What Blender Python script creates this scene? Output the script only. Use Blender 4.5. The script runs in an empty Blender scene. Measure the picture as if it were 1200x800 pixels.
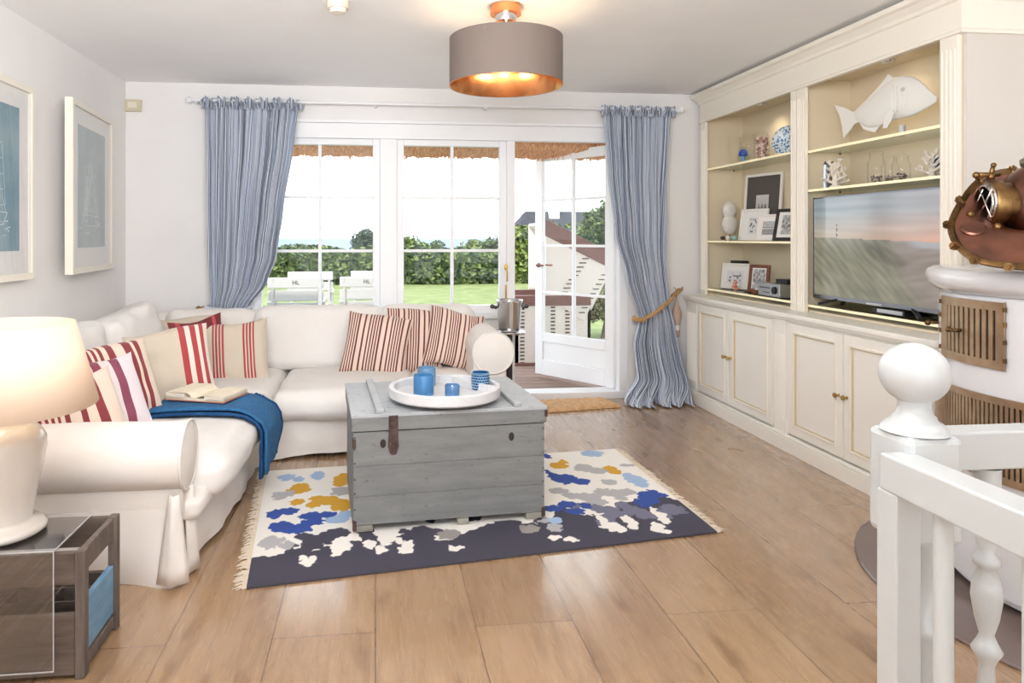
import bpy, math, random
from mathutils import Vector, Matrix, noise
random.seed(7)
S = bpy.context.scene
COL = S.collection
PI = math.pi

# ------------------------------------------------------------------ measuring helpers
ANG = math.atan2(90, 820); FP = 820.0; PX = 530.0; PY = 278.0; EYE = 1.29
RV = (math.cos(ANG), -math.sin(ANG)); FV = (math.sin(ANG), math.cos(ANG))
def ray(px, py):
    u = (px-PX)/FP
    return Vector((FV[0]+u*RV[0], FV[1]+u*RV[1], -(py-PY)/FP))
EYEV = Vector((0, 0, EYE))
def atz(px, py, z=0.0):
    d = ray(px, py); return EYEV + d*((z-EYE)/d.z)
def aty(px, py, y):
    d = ray(px, py); return EYEV + d*(y/d.y)
def atx(px, py, x):
    d = ray(px, py); return EYEV + d*(x/d.x)
def atd(px, py, D):
    return EYEV + ray(px, py)*D

# ------------------------------------------------------------------ object helpers
W = {}
def link(o, parent=None):
    COL.objects.link(o)
    if parent is not None:
        o.parent = parent
        W[o.name] = W[parent.name]
    return o
def tag(o, label, cat, group=None, kind=None):
    o['label'] = label; o['category'] = cat
    if group: o['group'] = group
    if kind: o['kind'] = kind
    return o
def thing(name, label, cat, loc=(0, 0, 0), rot=(0, 0, 0), group=None):
    o = bpy.data.objects.new(name, None)
    o.empty_display_size = .05
    o.location = loc; o.rotation_euler = rot
    W_m = Matrix.LocRotScale(Vector(loc), __import__('mathutils').Euler(rot), None)
    COL.objects.link(o); W[o.name] = W_m
    tag(o, label, cat, group)
    return o

class G:
    def __init__(s):
        s.v = []; s.f = []; s.m = []; s.uv = []; s.c = []; s.mi = 0
        s.use_uv = False
    def face(s, idx, uv=None):
        s.f.append(tuple(idx)); s.m.append(s.mi); s.uv.append(uv)
        if uv: s.use_uv = True
    def box(s, a, b, M=None):
        x0, y0, z0 = [min(p, q) for p, q in zip(a, b)]; x1, y1, z1 = [max(p, q) for p, q in zip(a, b)]
        n = len(s.v)
        for p in ((x0,y0,z0),(x1,y0,z0),(x1,y1,z0),(x0,y1,z0),(x0,y0,z1),(x1,y0,z1),(x1,y1,z1),(x0,y1,z1)):
            p = Vector(p); s.v.append(M @ p if M else p)
        for q in ((0,3,2,1),(4,5,6,7),(0,1,5,4),(1,2,6,5),(2,3,7,6),(3,0,4,7)):
            s.face([n+i for i in q])
        return s
    def bar(s, p, q, w, h, up=(0, 0, 1)):
        p = Vector(p); q = Vector(q); d = (q-p); L = d.length; d.normalize()
        up = Vector(up); r = d.cross(up)
        if r.length < 1e-4: r = d.cross(Vector((1, 0, 0)))
        r.normalize(); u = r.cross(d)
        M = Matrix((( r.x, d.x, u.x, p.x), (r.y, d.y, u.y, p.y), (r.z, d.z, u.z, p.z), (0, 0, 0, 1)))
        return s.box((-w/2, 0, -h/2), (w/2, L, h/2), M)
    def tube(s, pts, r, n=10, cap=True, closed=False):
        pts = [Vector(p) for p in pts]; rings = []
        m = len(pts); prev = None
        for i, p in enumerate(pts):
            if closed: d = pts[(i+1) % m]-pts[i-1]
            else: d = pts[min(i+1, m-1)]-pts[max(i-1, 0)]
            d.normalize()
            if prev is None:
                a = Vector((0, 0, 1)) if abs(d.z) < .9 else Vector((1, 0, 0))
                u = d.cross(a).normalized()
            else:
                u = (prev - d*prev.dot(d)).normalized()
            prev = u; w = d.cross(u)
            rr = r[i] if isinstance(r, (list, tuple)) else r
            ring = []
            for k in range(n):
                t = 2*PI*k/n
                ring.append(len(s.v)); s.v.append(p + (u*math.cos(t)+w*math.sin(t))*rr)
            rings.append(ring)
        cnt = m if closed else m-1
        for i in range(cnt):
            A = rings[i]; B = rings[(i+1) % m]
            for k in range(n):
                s.face((A[k], A[(k+1) % n], B[(k+1) % n], B[k]))
        if cap and not closed:
            s.face(rings[0][::-1]); s.face(rings[-1])
        return s
    def lathe(s, prof, c=(0, 0, 0), n=32, M=None, a0=0, a1=2*PI, sx=1, sy=1):
        c = Vector(c); full = abs(a1-a0-2*PI) < 1e-6; cols = []
        nn = n if full else n+1
        for k in range(nn):
            t = a0+(a1-a0)*k/n; col = []
            for r, z in prof:
                p = Vector((r*math.cos(t)*sx, r*math.sin(t)*sy, z))
                if M: p = M @ p
                col.append(len(s.v)); s.v.append(c+p)
            cols.append(col)
        for k in range(n):
            A = cols[k]; B = cols[(k+1) % nn]
            for i in range(len(prof)-1):
                s.face((A[i], B[i], B[i+1], A[i+1]))
        return s
    def prism(s, poly, f0, f1):
        """poly: list of 2D; f0,f1 map 2D -> 3D for both ends"""
        n = len(s.v); m = len(poly)
        for p in poly: s.v.append(Vector(f0(p)))
        for p in poly: s.v.append(Vector(f1(p)))
        s.face([n+i for i in range(m)][::-1]); s.face([n+m+i for i in range(m)])
        for i in range(m):
            j = (i+1) % m
            s.face((n+i, n+j, n+m+j, n+m+i))
        return s
    def grid(s, fn, nu, nv, closeu=False, uv=False, flip=False):
        n = len(s.v)
        cu = nu if closeu else nu+1
        for j in range(nv+1):
            for i in range(cu):
                s.v.append(Vector(fn(i/nu, j/nv)))
        for j in range(nv):
            for i in range(nu):
                i2 = (i+1) % cu
                q = (n+j*cu+i, n+j*cu+i2, n+(j+1)*cu+i2, n+(j+1)*cu+i)
                u = ((i/nu, j/nv), ((i+1)/nu, j/nv), ((i+1)/nu, (j+1)/nv), (i/nu, (j+1)/nv)) if uv else None
                if flip:
                    q = q[::-1]; u = u[::-1] if u else None
                s.face(q, u)
        return s
    def ball(s, c, r, nu=16, nv=10, sc=(1, 1, 1)):
        c = Vector(c)
        def fn(u, v):
            t = 2*PI*u; p = PI*v
            return c+Vector((r*sc[0]*math.sin(p)*math.cos(t), r*sc[1]*math.sin(p)*math.sin(t), -r*sc[2]*math.cos(p)))
        return s.grid(fn, nu, nv, closeu=True)
    def cushion(s, c, size, r=.06, bulge=0.0, n=12, wr=0.0, M=None, seed=0.0, side=0.0):
        c = Vector(c); hx, hy, hz = [q/2 for q in size]
        r = min(r, hx*.98, hy*.98, hz*.98)
        idx = {}
        def pt(a, b, d):
            key = (a, b, d)
            if key in idx: return idx[key]
            q = [2*t/n-1 for t in key]
            q = [math.copysign(abs(t)**.8, t) for t in q]
            P = Vector((q[0]*hx, q[1]*hy, q[2]*hz))
            I = Vector([max(-h+r, min(h-r, t)) for t, h in zip(P, (hx, hy, hz))])
            D = P-I
            if D.length > 1e-9: P = I+D.normalized()*r
            fx = 1-q[0]**2; fy = 1-q[1]**2; fz = 1-q[2]**2
            P.z += math.copysign(1, q[2])*bulge*fx*fy*abs(q[2])
            P.x += side*fy*fz*q[0]; P.y += side*fx*fz*q[1]
            if wr:
                nn = noise.noise_vector((P+c)*7+Vector((seed, seed, seed)))
                n2 = noise.noise_vector((P+c)*17+Vector((seed, 3, seed)))
                P += nn*wr+n2*wr*.35
            if M: P = M @ P
            idx[key] = len(s.v); s.v.append(c+P)
            return idx[key]
        for ax in range(3):
            for side_ in (0, n):
                for i in range(n):
                    for j in range(n):
                        def k(a, b):
                            t = [0, 0, 0]; t[ax] = side_; t[(ax+1) % 3] = a; t[(ax+2) % 3] = b
                            return pt(*t)
                        q = (k(i, j), k(i+1, j), k(i+1, j+1), k(i, j+1))
                        s.face(q if side_ else q[::-1])
        return s
    def build(s, name, mat, parent=None, smooth=False, bevel=0, world=True, angle=35, cols=None, solid=0, sub=0):
        me = bpy.data.meshes.new(name)
        vs = s.v
        if parent is not None and world:
            inv = W[parent.name].inverted(); vs = [inv @ v for v in s.v]
        me.from_pydata([tuple(v) for v in vs], [], s.f)
        mats = mat if isinstance(mat, (list, tuple)) else [mat]
        for m in mats: me.materials.append(m)
        if len(mats) > 1: me.polygons.foreach_set('material_index', s.m)
        if s.use_uv:
            L = me.uv_layers.new(name='UVMap'); k = 0
            for fi, f in enumerate(s.f):
                u = s.uv[fi]
                for i in range(len(f)):
                    L.data[k].uv = u[i] if u else (0, 0); k += 1
        if cols is not None:
            ca = me.color_attributes.new(name='Col', type='FLOAT_COLOR', domain='POINT')
            flat = []
            for q in cols: flat += [q[0], q[1], q[2], 1.0]
            ca.data.foreach_set('color', flat)
        me.update(); me.validate()
        if smooth:
            me.polygons.foreach_set('use_smooth', [True]*len(me.polygons))
            if smooth != 'all': me.set_sharp_from_angle(angle=math.radians(angle))
        o = bpy.data.objects.new(name, me)
        link(o, parent)
        if solid:
            md = o.modifiers.new('thick', 'SOLIDIFY'); md.thickness = solid; md.offset = 0
        if sub:
            md = o.modifiers.new('sub', 'SUBSURF'); md.levels = sub; md.render_levels = sub
        if bevel:
            md = o.modifiers.new('bevel', 'BEVEL'); md.width = bevel; md.segments = 2; md.limit_method = 'ANGLE'
            md.harden_normals = False
        return o
def structure(o):
    o['kind'] = 'structure'; return o
def copy_tree(o, loc, rot=None, label=None, group=None):
    c = o.copy(); COL.objects.link(c); c.location = loc
    if rot is not None: c.rotation_euler = rot
    if label: c['label'] = label
    if group: c['group'] = group
    def rec(src, dst):
        for ch in list(src.children):
            if ch.parent is not src: continue
            d = ch.copy(); COL.objects.link(d); d.parent = dst
            rec(ch, d)
    rec(o, c)
    return c

# ------------------------------------------------------------------ materials
def srgb(r, g, b):
    def f(c):
        c /= 255.0
        return c/12.92 if c <= .04045 else ((c+.055)/1.055)**2.4
    return (f(r), f(g), f(b), 1)
class NM:
    def __init__(s, name):
        s.m = bpy.data.materials.new(name); s.m.use_nodes = True
        s.nt = s.m.node_tree; s.n = s.nt.nodes; s.l = s.nt.links
        s.b = s.n['Principled BSDF']
    def new(s, t, **kw):
        n = s.n.new(t)
        for k, v in kw.items():
            if k.startswith('i_'): n.inputs[k[2:].replace('_', ' ')].default_value = v
            else: setattr(n, k, v)
        return n
    def coords(s, scale=(1, 1, 1), rot=(0, 0, 0), kind='Object'):
        tc = s.new('ShaderNodeTexCoord'); mp = s.new('ShaderNodeMapping')
        mp.inputs['Scale'].default_value = scale; mp.inputs['Rotation'].default_value = rot
        s.l.new(tc.outputs[kind], mp.inputs['Vector']); return mp.outputs['Vector']
    def noise(s, vec, scale, detail=4, rough=.55):
        n = s.new('ShaderNodeTexNoise'); n.inputs['Scale'].default_value = scale
        n.inputs['Detail'].default_value = detail; n.inputs['Roughness'].default_value = rough
        s.l.new(vec, n.inputs['Vector']); return n
    def ramp(s, fac, stops, interp='LINEAR'):
        r = s.new('ShaderNodeValToRGB'); r.color_ramp.interpolation = interp
        e = r.color_ramp.elements
        e[0].position = stops[0][0]; e[0].color = stops[0][1]
        e[1].position = stops[-1][0]; e[1].color = stops[-1][1]
        for p, c in stops[1:-1]:
            q = e.new(p); q.color = c
        s.l.new(fac, r.inputs['Fac']); return r
    def mix(s, fac, a, b, mode='MIX'):
        m = s.new('ShaderNodeMix', data_type='RGBA', blend_type=mode)
        for inp, v in ((0, fac), (6, a), (7, b)):
            if isinstance(v, (int, float)) or isinstance(v, (tuple, list)): m.inputs[inp].default_value = v
            else: s.l.new(v, m.inputs[inp])
        return m.outputs[2]
    def bump(s, h, strength=.3, dist=.01):
        b = s.new('ShaderNodeBump'); b.inputs['Strength'].default_value = strength
        b.inputs['Distance'].default_value = dist
        s.l.new(h, b.inputs['Height']); s.l.new(b.outputs['Normal'], s.b.inputs['Normal'])
def pbr(name, col, rough=.5, metal=0, col2=None, scale=5, bump=0, bscale=60, trans=0, ior=1.45, stretch=(1, 1, 1), sss=0, coat=0, emit=None, es=0, lo=.35, hi=.65, alpha=1):
    M = NM(name); b = M.b
    b.inputs['Base Color'].default_value = col; b.inputs['Roughness'].default_value = rough
    b.inputs['Metallic'].default_value = metal; b.inputs['IOR'].default_value = ior
    b.inputs['Transmission Weight'].default_value = trans; b.inputs['Coat Weight'].default_value = coat
    b.inputs['Alpha'].default_value = alpha
    if emit:
        b.inputs['Emission Color'].default_value = emit; b.inputs['Emission Strength'].default_value = es
    vec = None
    if col2 is not None:
        vec = M.coords(stretch)
        n = M.noise(vec, scale)
        r = M.ramp(n.outputs['Fac'], [(lo, col), (hi, col2)])
        M.l.new(r.outputs['Color'], b.inputs['Base Color'])
    else:
        vec = M.coords(stretch); n = M.noise(vec, 3)
        r = M.ramp(n.outputs['Fac'], [(.3, tuple(c*.97 for c in col[:3])+(1,)), (.7, col)])
        M.l.new(r.outputs['Color'], b.inputs['Base Color'])
    if bump:
        n2 = M.noise(M.coords(stretch), bscale, 3)
        M.bump(n2.outputs['Fac'], bump, .004)
    return M.m
def glass(name, tint=(1, 1, 1, 1), rough=0.0, mixf=.1):
    """thin glass: mostly see-through with a gloss reflection"""
    m = bpy.data.materials.new(name); m.use_nodes = True
    nt = m.node_tree; nt.nodes.clear()
    out = nt.nodes.new('ShaderNodeOutputMaterial'); tr = nt.nodes.new('ShaderNodeBsdfTransparent')
    gl = nt.nodes.new('ShaderNodeBsdfGlossy'); mx = nt.nodes.new('ShaderNodeMixShader'); fr = nt.nodes.new('ShaderNodeLayerWeight')
    pw = nt.nodes.new('ShaderNodeMath'); pw.operation = 'POWER'; pw.inputs[1].default_value = 5
    ml = nt.nodes.new('ShaderNodeMath'); ml.operation = 'MULTIPLY_ADD'; ml.inputs[1].default_value = .8; ml.inputs[2].default_value = .012+(mixf-.1)*.2
    tr.inputs['Color'].default_value = tint; gl.inputs['Roughness'].default_value = rough
    nt.links.new(fr.outputs['Facing'], pw.inputs[0]); nt.links.new(pw.outputs[0], ml.inputs[0]); nt.links.new(ml.outputs[0], mx.inputs[0])
    nt.links.new(tr.outputs[0], mx.inputs[1]); nt.links.new(gl.outputs[0], mx.inputs[2])
    nt.links.new(mx.outputs[0], out.inputs[0])
    return m
def vcol_mat(name, rough=.6, bump=0, bscale=200, emit=0, coat=0):
    M = NM(name); a = M.new('ShaderNodeVertexColor', layer_name='Col')
    if emit: M.b.inputs['Base Color'].default_value = (.03, .03, .03, 1)
    else: M.l.new(a.outputs['Color'], M.b.inputs['Base Color'])
    M.b.inputs['Roughness'].default_value = rough
    M.b.inputs['Coat Weight'].default_value = coat
    if emit:
        M.l.new(a.outputs['Color'], M.b.inputs['Emission Color']); M.b.inputs['Emission Strength'].default_value = emit
    if bump:
        n2 = M.noise(M.coords(), bscale, 3); M.bump(n2.outputs['Fac'], bump, .003)
    return M.m
def stripes_mat(name, stops, rough=.85, repeat=1, axis=0, bump=.25):
    """stops: (pos,color) constant ramp along u of the UV map"""
    M = NM(name)
    tc = M.new('ShaderNodeTexCoord'); sp = M.new('ShaderNodeSeparateXYZ')
    M.l.new(tc.outputs['UV'], sp.inputs[0])
    mu = M.new('ShaderNodeMath', operation='MULTIPLY'); mu.inputs[1].default_value = repeat
    fr = M.new('ShaderNodeMath', operation='FRACT')
    M.l.new(sp.outputs[axis], mu.inputs[0]); M.l.new(mu.outputs[0], fr.inputs[0])
    fac = fr.outputs[0] if repeat != 1 else sp.outputs[axis]
    r = M.ramp(fac, stops, 'CONSTANT')
    n = M.noise(M.coords((1, 1, 1)), 250, 2)
    c = M.mix(.25, r.outputs['Color'], n.outputs['Fac'], 'SOFT_LIGHT')
    M.l.new(c, M.b.inputs['Base Color']); M.b.inputs['Roughness'].default_value = rough
    M.b.inputs['Sheen Weight'].default_value = .2
    M.bump(n.outputs['Fac'], bump, .002)
    return M.m

WHITE = pbr('white_paint', srgb(238, 236, 233), .45)
WALL = pbr('wall_paint', srgb(232, 230, 229), .85, col2=srgb(236, 234, 232), scale=2, bump=.06, bscale=90)
CEIL = pbr('ceiling_paint', srgb(247, 247, 248), .85, bump=.05, bscale=60)
FRAMEW = pbr('window_paint', srgb(240, 241, 243), .4)
CREAM = pbr('cream_lacquer', srgb(238, 232, 220), .42)
CABW = pbr('cabinet_lacquer', srgb(240, 237, 230), .4)
INNER = pbr('bookcase_inside', srgb(222, 209, 184), .55)
GOLDLINE = pbr('antique_groove', srgb(205, 190, 160), .5)
LINEN = pbr('sofa_linen', srgb(226, 220, 214), .9, col2=srgb(231, 226, 221), scale=4, bump=.12, bscale=320)
LINENW = pbr('sofa_linen_cushion', srgb(228, 224, 220), .9, col2=srgb(232, 229, 226), scale=4, bump=.12, bscale=320)
BRASS = pbr('brass', srgb(196, 160, 92), .3, 1, col2=srgb(170, 132, 70), scale=12)
BRONZE = pbr('aged_bronze', srgb(150, 118, 76), .38, 1, col2=srgb(98, 74, 50), scale=18)
COPPER = pbr('aged_copper', srgb(158, 108, 88), .33, 1, col2=srgb(104, 74, 64), scale=7, bump=.1, bscale=25)
STOVEBRASS = pbr('stove_brass', srgb(188, 162, 134), .35, .75, col2=srgb(158, 130, 104), scale=10)
CHROME = pbr('polished_steel', srgb(215, 215, 218), .12, 1)
SILVER = pbr('satin_silver', srgb(205, 206, 210), .3, .9)
BLACK = pbr('black_plastic', srgb(24, 24, 27), .4)
DARK = pbr('dark_void', srgb(20, 19, 18), .8)
GLASS = glass('clear_glass', (1, 1, 1, 1))
PANE = glass('window_glass', (.97, .985, .98, 1))
SHELFG = glass('shelf_glass', (.9, .94, .9, 1))
EDGEG = pbr('shelf_edge', srgb(240, 228, 190), .3, emit=(1, .9, .62, 1), es=.3)
ACRYL = glass('acrylic', (.95, .96, .97, 1), .02, .6)
STONE = pbr('tray_stone', srgb(206, 206, 208), .55, col2=srgb(214, 214, 216), scale=14)
CERAM = pbr('lamp_ceramic', srgb(204, 198, 190), .18, coat=.4)
STOVEW = pbr('stove_tile', srgb(221, 222, 226), .16, coat=.5)
RAILW = pbr('rail_gloss_paint', srgb(200, 204, 204), .28, coat=.25)
ROPE = pbr('rope_jute', srgb(196, 158, 112), .9, col2=srgb(160, 122, 80), scale=90)
PLASTER = pbr('plaster_white', srgb(240, 238, 234), .6, bump=.15, bscale=70)
RUST = pbr('rusted_iron', srgb(96, 76, 70), .7, .4, col2=srgb(70, 54, 50), scale=40, bump=.4, bscale=120)

def floor_material():
    M = NM('oak_planks'); b = M.b
    v = M.coords((1, 1, 1), (0, 0, PI/2))
    br = M.new('ShaderNodeTexBrick'); br.offset = .37; br.offset_frequency = 2
    br.inputs['Scale'].default_value = 1; br.inputs['Brick Width'].default_value = 2.3; br.inputs['Row Height'].default_value = .33
    br.inputs['Mortar Size'].default_value = .0022; br.inputs['Mortar Smooth'].default_value = .2; br.inputs['Bias'].default_value = 0
    br.inputs['Color1'].default_value = srgb(174, 142, 108); br.inputs['Color2'].default_value = srgb(152, 120, 88)
    br.inputs['Mortar'].default_value = srgb(96, 70, 50)
    M.l.new(v, br.inputs['Vector'])
    bid = M.new('ShaderNodeVectorMath', operation='MULTIPLY_ADD')  # shift the grain from plank to plank
    M.l.new(br.outputs['Color'], bid.inputs[0]); bid.inputs[1].default_value = (17, 29, 0)
    M.l.new(M.coords((9, .8, 1)), bid.inputs[2])
    g = M.noise(bid.outputs[0], 2.2, 8, .62)
    gr = M.ramp(g.outputs['Fac'], [(.28, srgb(126, 96, 72)), (.45, srgb(168, 136, 102)), (.7, srgb(188, 158, 124))])
    c = M.mix(.42, br.outputs['Color'], gr.outputs['Color'])
    g2 = M.noise(M.coords((70, 3, 1)), 2, 6, .7)
    g2r = M.ramp(g2.outputs['Fac'], [(.38, (.58, .50, .45, 1)), (.6, (1, 1, 1, 1))])
    c = M.mix(.42, c, g2r.outputs['Color'], 'MULTIPLY')
    kn = M.noise(M.coords((4.5, 1.3, 1)), 2.4, 3, .5)
    kr = M.ramp(kn.outputs['Fac'], [(.58, (1, 1, 1, 1)), (.74, (.55, .46, .4, 1))])
    c = M.mix(.8, c, kr.outputs['Color'], 'MULTIPLY')
    mr = M.mix(br.outputs['Fac'], c, srgb(104, 78, 58))
    M.l.new(mr, b.inputs['Base Color'])
    rr = M.ramp(g.outputs['Fac'], [(.3, (.32, .32, .32, 1)), (.7, (.22, .22, .22, 1))])
    M.l.new(rr.outputs['Color'], b.inputs['Roughness'])
    b.inputs['Coat Weight'].default_value = .8; b.inputs['Coat Roughness'].default_value = .14
    M.bump(g2.outputs['Fac'], .12, .002)
    return M.m
FLOOR = floor_material()

# ------------------------------------------------------------------ the room
XL, XR, YB, YF, ZC = -1.85, 2.96, 5.45, -2.6, 2.45
def sbox(name, a, b, m, bevel=0):
    return structure(G().box(a, b).build(name, m, bevel=bevel))
sbox('floor', (XL-.1, YF-.1, -.12), (XR+.1, YB+.15, 0), FLOOR)
sbox('ceiling', (XL-.1, YF-.1, ZC), (XR+.1, YB+.25, ZC+.12), CEIL)
sbox('wall_left', (XL-.12, YF-.1, 0), (XL, YB+.12, ZC), WALL)
sbox('wall_right', (XR, YF-.1, 0), (XR+.12, YB+.12, ZC), WALL)
WX0, WX1 = -.95, 1.99
g = G()
g.box((XL-.1, YB, 0), (WX0, YB+.16, ZC)); g.box((WX1, YB, 0), (XR+.1, YB+.16, ZC))
g.box((WX0, YB, 2.09), (WX1, YB+.16, ZC)); g.box((WX0, YB, 0), (1.05, YB+.16, .68))
structure(g.build('wall_back', WALL))
# unseen wall behind the viewer, two wide openings added to let light in
g = G()
g.box((XL-.1, YF-.12, 0), (XR+.1, YF, .5)); g.box((XL-.1, YF-.12, 2.35), (XR+.1, YF, ZC))
for a, b in ((XL-.1, -1.6), (.35, .75), (2.7, XR+.1)): g.box((a, YF-.12, .5), (b, YF, 2.35))
structure(g.build('wall_front', WALL))
# trims on the window wall
g = G()
g.box((WX0-.06, YB-.03, 2.05), (WX1+.06, YB, 2.165)); g.box((WX0-.1, YB-.06, 2.165), (WX1+.1, YB, 2.19))
structure(g.build('trim_1', FRAMEW, bevel=.003))
g = G(); g.box((WX0-.06, YB-.06, .655), (1.08, YB+.02, .69))
structure(g.build('trim_2', FRAMEW, bevel=.004))
g = G()
g.box((XL, YB-.018, 0), (WX0, YB, .1)); g.box((WX1+.02, YB-.018, 0), (2.47, YB, .1))
structure(g.build('baseboard_back', FRAMEW, bevel=.003))
structure(G().box((XL, YF, 0), (XL+.018, YB-.02, .1)).build('baseboard_left', FRAMEW, bevel=.003))
# posts between the windows and the door
g = G()
g.box((WX0, YB-.01, .69), (-.92, YB+.14, 2.09)); g.box((.035, YB-.012, .69), (.165, YB+.14, 2.09))
g.box((1.03, YB-.012, .03), (1.095, YB+.14, 2.09)); g.box((1.945, YB-.012, .03), (WX1+.03, YB+.14, 2.09))
g.box((1.02, YB-.02, 0), (1.99, YB+.16, .055))
g.box((WX0, YB-.005, 2.06), (WX1, YB+.12, 2.09))
structure(g.build('trim_3', FRAMEW, bevel=.003))

def window(name, x0, x1, z0=.69, z1=2.06, mull=None):
    y0, y1 = YB+.015, YB+.075
    fr = G(); w = .055
    fr.box((x0, y0, z0), (x0+w, y1, z1)); fr.box((x1-w, y0, z0), (x1, y1, z1))
    fr.box((x0+w, y0, z1-w), (x1-w, y1, z1)); fr.box((x0+w, y0, z0), (x1-w, y1, z0+w+.01))
    o = structure(fr.build(name, FRAMEW, bevel=.004))
    W[o.name] = Matrix.Identity(4)
    mg = G(); mx = mull
    mg.box((mx-.012, y0+.012, z0+w), (mx+.012, y1-.01, z1-w))
    for z in (1.6, 1.185): mg.box((x0+w, y0+.014, z-.011), (x1-w, y1-.012, z+.011))
    mg.build('glazing_bar', FRAMEW, o, bevel=.002)
    pg = G(); pg.box((x0+w-.005, y0+.03, z0+w-.005), (x1-w+.005, y0+.034, z1-w+.005)); pg.build('pane', PANE, o)
    return o
w1 = window('window_1', -.92, .035, mull=-.427)
w2 = window('window_2', .165, 1.03, mull=.6)
hp = aty(593, 313, YB-.02)
hg = G(); hg.lathe([(0, -.004), (.014, -.004), (.014, .004), (0, .004)], hp, 16, Matrix.Rotation(PI/2, 4, 'X'), sy=1.8)
hg.tube([hp, hp+Vector((0, -.03, 0)), hp+Vector((.002, -.035, -.05)), hp+Vector((.002, -.035, -.11))], .006, 8)
hg.box(hp+Vector((-.006, -.002, -.3)), hp+Vector((.006, .012, -.14)))
W[w2.name] = Matrix.Identity(4)
hg.build('window_handle', BRASS, w2, smooth=True)

# french door leaf, open outwards
H0 = Vector((1.94, 5.52, 0)); H1 = Vector((1.45, 6.21, 0))
dd = (H1-H0); DW = dd.length; yaw = math.atan2(dd.y, dd.x)
MD = Matrix.Translation(H0) @ Matrix.Rotation(yaw, 4, 'Z')
door = bpy.data.objects.new('door_1', None); COL.objects.link(door)
door.location = H0; door.rotation_euler = (0, 0, yaw); structure(door); W[door.name] = MD
g = G(); t = .022
g.box((0, -t, .065), (.085, t, 2.045)); g.box((DW-.085, -t, .065), (DW, t, 2.045))
g.box((.085, -t, 1.965), (DW-.085, t, 2.045)); g.box((.085, -t, .065), (DW-.085, t, .2)); g.box((.085, -t, .36), (DW-.085, t, .44))
g.box((.085, -t+.014, .2), (DW-.085, t-.014, .36))
g.build('door_leaf', FRAMEW, door, world=False, bevel=.004)
g = G(); g.box((DW/2-.012, -.016, .44), (DW/2+.012, .016, 1.965))
for z in (1.62, 1.217, .8): g.box((.085, -.015, z-.011), (DW-.085, .015, z+.011))
g.build('glazing_bar', FRAMEW, door, world=False, bevel=.002)
G().box((.08, -.002, .435), (DW-.08, .002, 1.97)).build('pane', PANE, door, world=False)
g = G()
for sgn in (-1, 1):
    g.lathe([(0, 0), (.02, 0), (.02, .006), (.008, .01), (.008, .035), (0, .036)], (DW-.045, sgn*t, 1.04), 12, Matrix.Rotation(-sgn*PI/2, 4, 'X'))
    g.tube([(DW-.045, sgn*(t+.035), 1.04), (DW-.13, sgn*(t+.04), 1.04)], .008, 8)
g.build('door_handle', COPPER, door, world=False, smooth=True)
g = G()
for z in (.3, 1.1, 1.85): g.tube([(0, -.028, z-.045), (0, -.028, z+.045)], .008, 8)
g.build('hinge', BLACK, door, world=False)

# ------------------------------------------------------------------ outside
GRASS = pbr('lawn_grass', srgb(96, 108, 60), .9, col2=srgb(124, 132, 84), scale=3, bump=.5, bscale=60)
PATIO = pbr('patio_slabs', srgb(172, 170, 164), .8, col2=srgb(158, 158, 148), scale=4)
DECK = pbr('deck_boards', srgb(150, 126, 112), .7, col2=srgb(122, 100, 90), scale=3, stretch=(1, 14, 1))
SEA = pbr('sea_water', srgb(104, 118, 134), .9, col2=srgb(112, 126, 140), scale=.02)
sbox('floor_terrace', (-8, YB+.17, -.12), (8, 8.8, -.02), PATIO)
g = G()
for k in range(9): g.box((1.02, YB+.18+k*.14, -.02), (2.6, YB+.18+k*.14+.132, .03))
structure(g.build('floor_deck', DECK))
g = G()
g.grid(lambda u, v: (-26+60*u, 8.8+24*v, -.04+.05*noise.noise(Vector((u*30, v*14, 0)))-(max(0, v-.7)*9)), 80, 40)
tag(g.build('lawn', GRASS, smooth='all'), 'green lawn between the terrace and the hedge', 'lawn', kind='structure')
g = G(); g.grid(lambda u, v: (-3000+6000*u, 60+5000*v, -8), 8, 8)
tag(g.build('sea', SEA), 'pale blue sea reaching the horizon beyond the hedge', 'sea', kind='structure')
# thatched eave
THATCH = pbr('thatch', srgb(234, 186, 146), .95, col2=srgb(190, 132, 92), scale=10, stretch=(9, 1, 3), bump=1, bscale=40)
g = G()
def eave(u, v):
    x = -3+7*u
    k = [(5.63, 2.45), (5.63, 2.12), (5.72, 2.02), (6.08, 1.985), (6.2, 2.03), (6.05, 2.35), (5.9, 2.7)]
    i = min(int(v*6), 5); f = v*6-i
    y = k[i][0]*(1-f)+k[i+1][0]*f; z = k[i][1]*(1-f)+k[i+1][1]*f
    n_ = noise.noise(Vector((x*14, v*20, 0)))*.018+noise.noise(Vector((x*60, v*9, 4)))*.012
    return (x, y, z+n_)
g.grid(eave, 420, 18)
for k in range(1500):
    x = random.uniform(-2.5, 3.8); y = random.uniform(5.8, 6.15); z = 2.02
    a = Vector((x, y, z)); b_ = a+Vector((random.uniform(-.02, .02), .03, -random.uniform(.035, .06)))
    g.bar(a, b_, .004, .004)
structure(g.build('trim_4', THATCH))

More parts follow.
